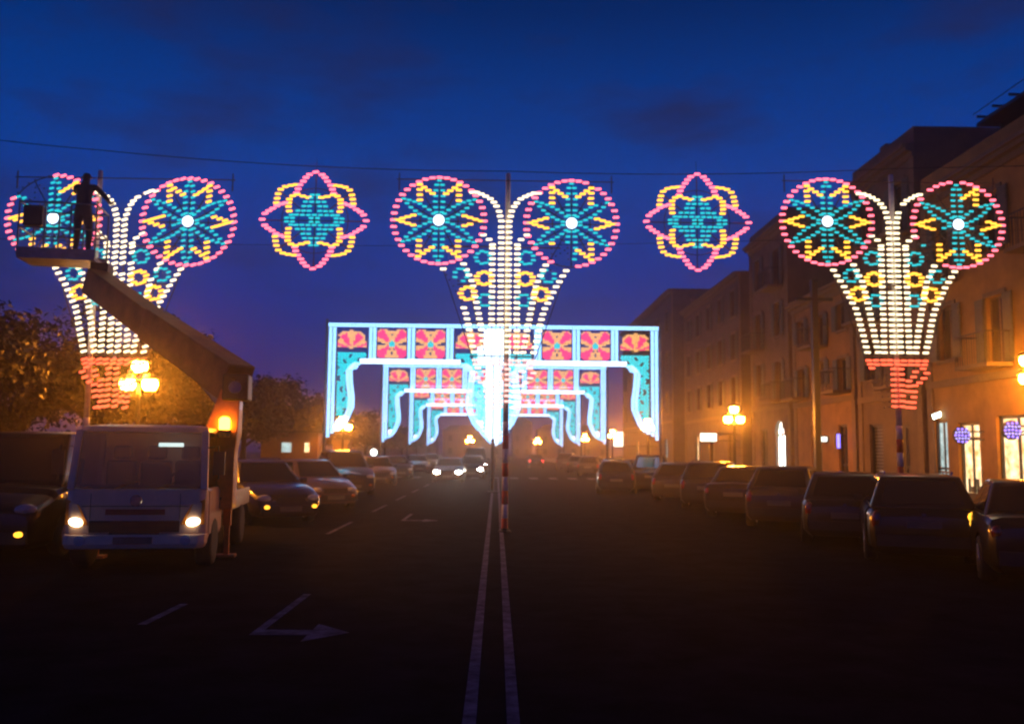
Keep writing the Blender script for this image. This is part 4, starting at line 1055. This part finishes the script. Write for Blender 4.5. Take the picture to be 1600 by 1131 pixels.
# turret and arm (placed in world space through the truck's matrix)
Minv = (Matrix.Translation(truck.location) @ Matrix.Rotation(R(8.5), 4, 'Z')).inverted()
def T_(v): return Minv @ Vector(v)
tb = T_((P(349, 660, 14.3).x, 14.3, .8))
def tr_(h_, z, dx=0): return [(tb.x-h_+dx, tb.y-h_, z), (tb.x+h_+dx, tb.y-h_, z), (tb.x+h_+dx, tb.y+h_, z), (tb.x-h_+dx, tb.y+h_, z)]
b = MB(); loft(b, [tr_(.22, .8), tr_(.22, 1.7), tr_(.26, 2.0), tr_(.15, 2.7, .12)]); bevel(b.build('turret', orangep, truck), .02)
kn = T_(P(371, 605, 14.3))
b = MB(); b.box(kn.x-.2, kn.x+.2, kn.y-.26, kn.y+.26, kn.z-.22, kn.z+.2); bevel(b.build('knuckle', dark, truck), .03)
b = MB(); b.lathe([(.1, -.3), (.1, .3)], (kn.x, kn.y, kn.z-.02), 14, 'y'); b.build('pivot_pin', steel, truck)
be = T_(P(148, 440, 17.2)); bm_ = kn.lerp(be, .55)
b = MB(); b.bar(kn+Vector((0, 0, .06)), bm_, .5, .62, w2=.9); bevel(b.build('boom', boomp, truck), .03)
b = MB(); b.bar(kn.lerp(be, .45), be, .42, .50); bevel(b.build('boom_extension', boomp, truck), .02)
b = MB(); b.tube([T_(P(352, 640, 14.2)), kn.lerp(be, .33)-Vector((0, 0, .2))], .07, 10); b.tube([kn.lerp(be, .2)-Vector((0, 0, .22)), kn.lerp(be, .36)-Vector((0, 0, .2))], .045, 10); b.build('lift_cylinder', steel, truck)
b = MB(); b.tube([kn+Vector((.0, -.3, .1)), kn.lerp(be, .3)+Vector((0, -.27, .1)), kn.lerp(be, .7)+Vector((0, -.25, .05)), be+Vector((0, -.2, .0))], .025, 6); b.build('hose', rubber, truck)
bc = T_(P(351, 661, 14.0))
b = MB(); b.lathe([(.07, -.10), (.085, -.08), (.085, .05), (.06, .09), (.02, .10)], bc, 12); b.build('beacon', BEACON, truck, True)
b = MB(); b.lathe([(.1, -.22), (.1, -.105)], bc, 12); b.build('beacon_base', dark, truck)
# basket at the arm's end
k0, k1 = T_(P(38, 405, 17.2)), T_(P(152, 405, 17.2)); by = k0.y; bz = k0.z
b = MB(); b.box(k0.x, k1.x, by-.4, by+.4, bz-.05, bz+.02); b.box(k0.x, k1.x, by-.42, by-.4, bz-.05, bz+.16); b.box(k0.x, k1.x, by+.4, by+.42, bz-.05, bz+.16); b.build('basket_floor', steel, truck)
b = MB()
for z_ in (.55, 1.05):
    pts = [(k0.x, by-.4, bz+z_), (k1.x, by-.4, bz+z_), (k1.x, by+.4, bz+z_), (k0.x, by+.4, bz+z_), (k0.x, by-.4, bz+z_)]
    for a_, c_ in zip(pts, pts[1:]): b.tube([a_, c_], .018, 6)
for k in range(4):
    for yy in (-.4, .4): x_ = k0.x+(k1.x-k0.x)*k/3; b.tube([(x_, by+yy, bz), (x_, by+yy, bz+1.05)], .018, 6)
b.build('basket_rail', steel, truck)
b = MB(); b.box(k1.x-.12, k1.x+.2, by-.2, by+.2, bz-.3, bz-.05); b.bar((k1.x+.04, by, bz-.2), be, .2, .2); b.build('basket_bracket', dark, truck)
b = MB(); b.box(k0.x+.05, k0.x+.4, by-.36, by-.1, bz+.6, bz+1.0); bevel(b.build('control_box', dark, truck), .02)

# ------------------------------------------------------------------ worker in the basket
def person(name, loc, rz, J, label, cols):
    """J: dict joint -> (x,y,z,r); edges fixed skeleton; skin + subsurf, baked to one mesh"""
    keys = list(J); idx = {k: i for i, k in enumerate(keys)}
    E = [('pelvis', 'waist'), ('waist', 'chest'), ('chest', 'neck'), ('neck', 'head'), ('head', 'crown')]
    for s_ in 'LR': E += [('chest', 'sh'+s_), ('sh'+s_, 'el'+s_), ('el'+s_, 'wr'+s_), ('wr'+s_, 'pa'+s_), ('pelvis', 'hip'+s_), ('hip'+s_, 'kn'+s_), ('kn'+s_, 'an'+s_), ('an'+s_, 'toe'+s_)]
    me = bpy.data.meshes.new('body'); me.from_pydata([J[k][:3] for k in keys], [(idx[a], idx[b_]) for a, b_ in E], [])
    ob = bpy.data.objects.new('tmp', me); link(ob)
    sk = ob.modifiers.new('skin', 'SKIN'); sk.use_smooth_shade = True
    for k in keys:
        sv = me.skin_vertices[0].data[idx[k]]; r_ = J[k][3]; sv.radius = (r_, r_) if not isinstance(r_, tuple) else r_
        sv.use_root = (k == 'pelvis')
    ss = ob.modifiers.new('sub', 'SUBSURF'); ss.levels = 2; ss.render_levels = 2
    dg = bpy.context.evaluated_depsgraph_get(); bmx = bpy.data.meshes.new_from_object(ob.evaluated_get(dg)); bpy.data.objects.remove(ob)
    # fingers
    bm = bmesh.new(); bm.from_mesh(bmx); bm.to_mesh(bmx); bm.free()
    for m_ in cols: bmx.materials.append(m_)
    zw, zn = J['waist'][2], J['neck'][2]
    for f_ in bmx.polygons:
        c = f_.center; f_.use_smooth = True
        near_hand = min((Vector(J['pa'+s_][:3])-c).length for s_ in 'LR') < .1 or min((Vector(J['wr'+s_][:3])-c).length for s_ in 'LR') < .04
        if near_hand: f_.material_index = 2
        elif c.z > zn+.02 and abs(c.x-J['head'][0]) < .14: f_.material_index = 3 if (c.z > J['head'][2]+.05 or c.y < J['head'][1]-.01) else 2
        elif c.z < zw-.04 and abs(c.x) < .4: f_.material_index = 1 if c.z > .1 else 3
        else: f_.material_index = 0
    root = inst(name, bmx, None, loc, (0, 0, rz)); tag(root, label, 'person')
    hb = MB()
    for s_ in 'LR':
        wv = Vector(J['wr'+s_][:3]); pv = Vector(J['pa'+s_][:3]); d = (pv-wv).normalized(); side = d.cross(Vector((0, 1, 0))).normalized(); nrm = side.cross(d)
        for k, (o_, ln) in enumerate(((-.033, .062), (-.011, .075), (.011, .08), (.033, .07))):
            a_ = pv+side*o_; hb.tube([a_-d*.01, a_+d*ln*.5+nrm*.012, a_+d*ln*.8+nrm*.035, a_+d*ln*.85+nrm*.05], [.0095, .009, .008, .006], 6)
        a_ = pv-d*.04-side*.035; hb.tube([a_, a_-side*.03+d*.025, a_-side*.035+d*.06+nrm*.015], [.011, .01, .007], 6)
    hb.build('fingers', skinm, root, True)
    hd = Vector(J['head'][:3]); fb = MB()
    fb.tube([hd+Vector((0, .085, .0)), hd+Vector((0, .115, -.03)), hd+Vector((0, .09, -.045))], [.008, .016, .008], 6)
    for sx in (-1, 1): fb.ball(hd+Vector((sx*.088, 0, -.01)), .026, 8, 5)
    fb.build('face', skinm, root, True)
    return root
bw_ = P(126, 404, 17.2)
J = dict(pelvis=(0, 0, .93, (.15, .11)), waist=(0, 0, 1.08, (.14, .10)), chest=(0, .03, 1.33, (.17, .12)), neck=(0, .04, 1.52, .055), head=(0, .07, 1.63, .085), crown=(0, .06, 1.72, .07),
         shL=(-.19, .04, 1.43, .065), elL=(-.30, .28, 1.38, .05), wrL=(-.28, .50, 1.52, .034), paL=(-.27, .58, 1.56, .036),
         shR=(.19, .04, 1.43, .065), elR=(.34, .22, 1.25, .05), wrR=(.30, .46, 1.22, .034), paR=(.29, .54, 1.24, .036),
         hipL=(-.10, 0, .86, .095), knL=(-.11, .03, .48, .068), anL=(-.12, 0, .09, .045), toeL=(-.13, .17, .04, .04),
         hipR=(.10, 0, .86, .095), knR=(.12, .04, .48, .068), anR=(.13, 0, .09, .045), toeR=(.15, .17, .04, .04))
person('person', (bw_.x, 17.2, bw_.z+.022), 0, J, 'person in dark work clothes standing in the raised basket, arms to the lights', [jacket, jeans, skinm, hairm])

# ------------------------------------------------------------------ haze volume added for a bloom-like glow round the lamps
b = MB(); b.box(-440, 440, -80, 660, -1.2, 24)
hz_ = b.build('haze', None); hz_['kind'] = 'stuff'; hz_.data.materials.clear()
hm = bpy.data.materials.new('haze_bloom'); hm.use_nodes = True; t = hm.node_tree; t.nodes.clear()
o = t.nodes.new('ShaderNodeOutputMaterial'); pv = t.nodes.new('ShaderNodeVolumePrincipled'); pv.inputs['Density'].default_value = .0024; pv.inputs['Color'].default_value = (.92, .86, .82, 1); pv.inputs['Anisotropy'].default_value = .90
t.links.new(pv.outputs[0], o.inputs['Volume']); hz_.data.materials.append(hm)
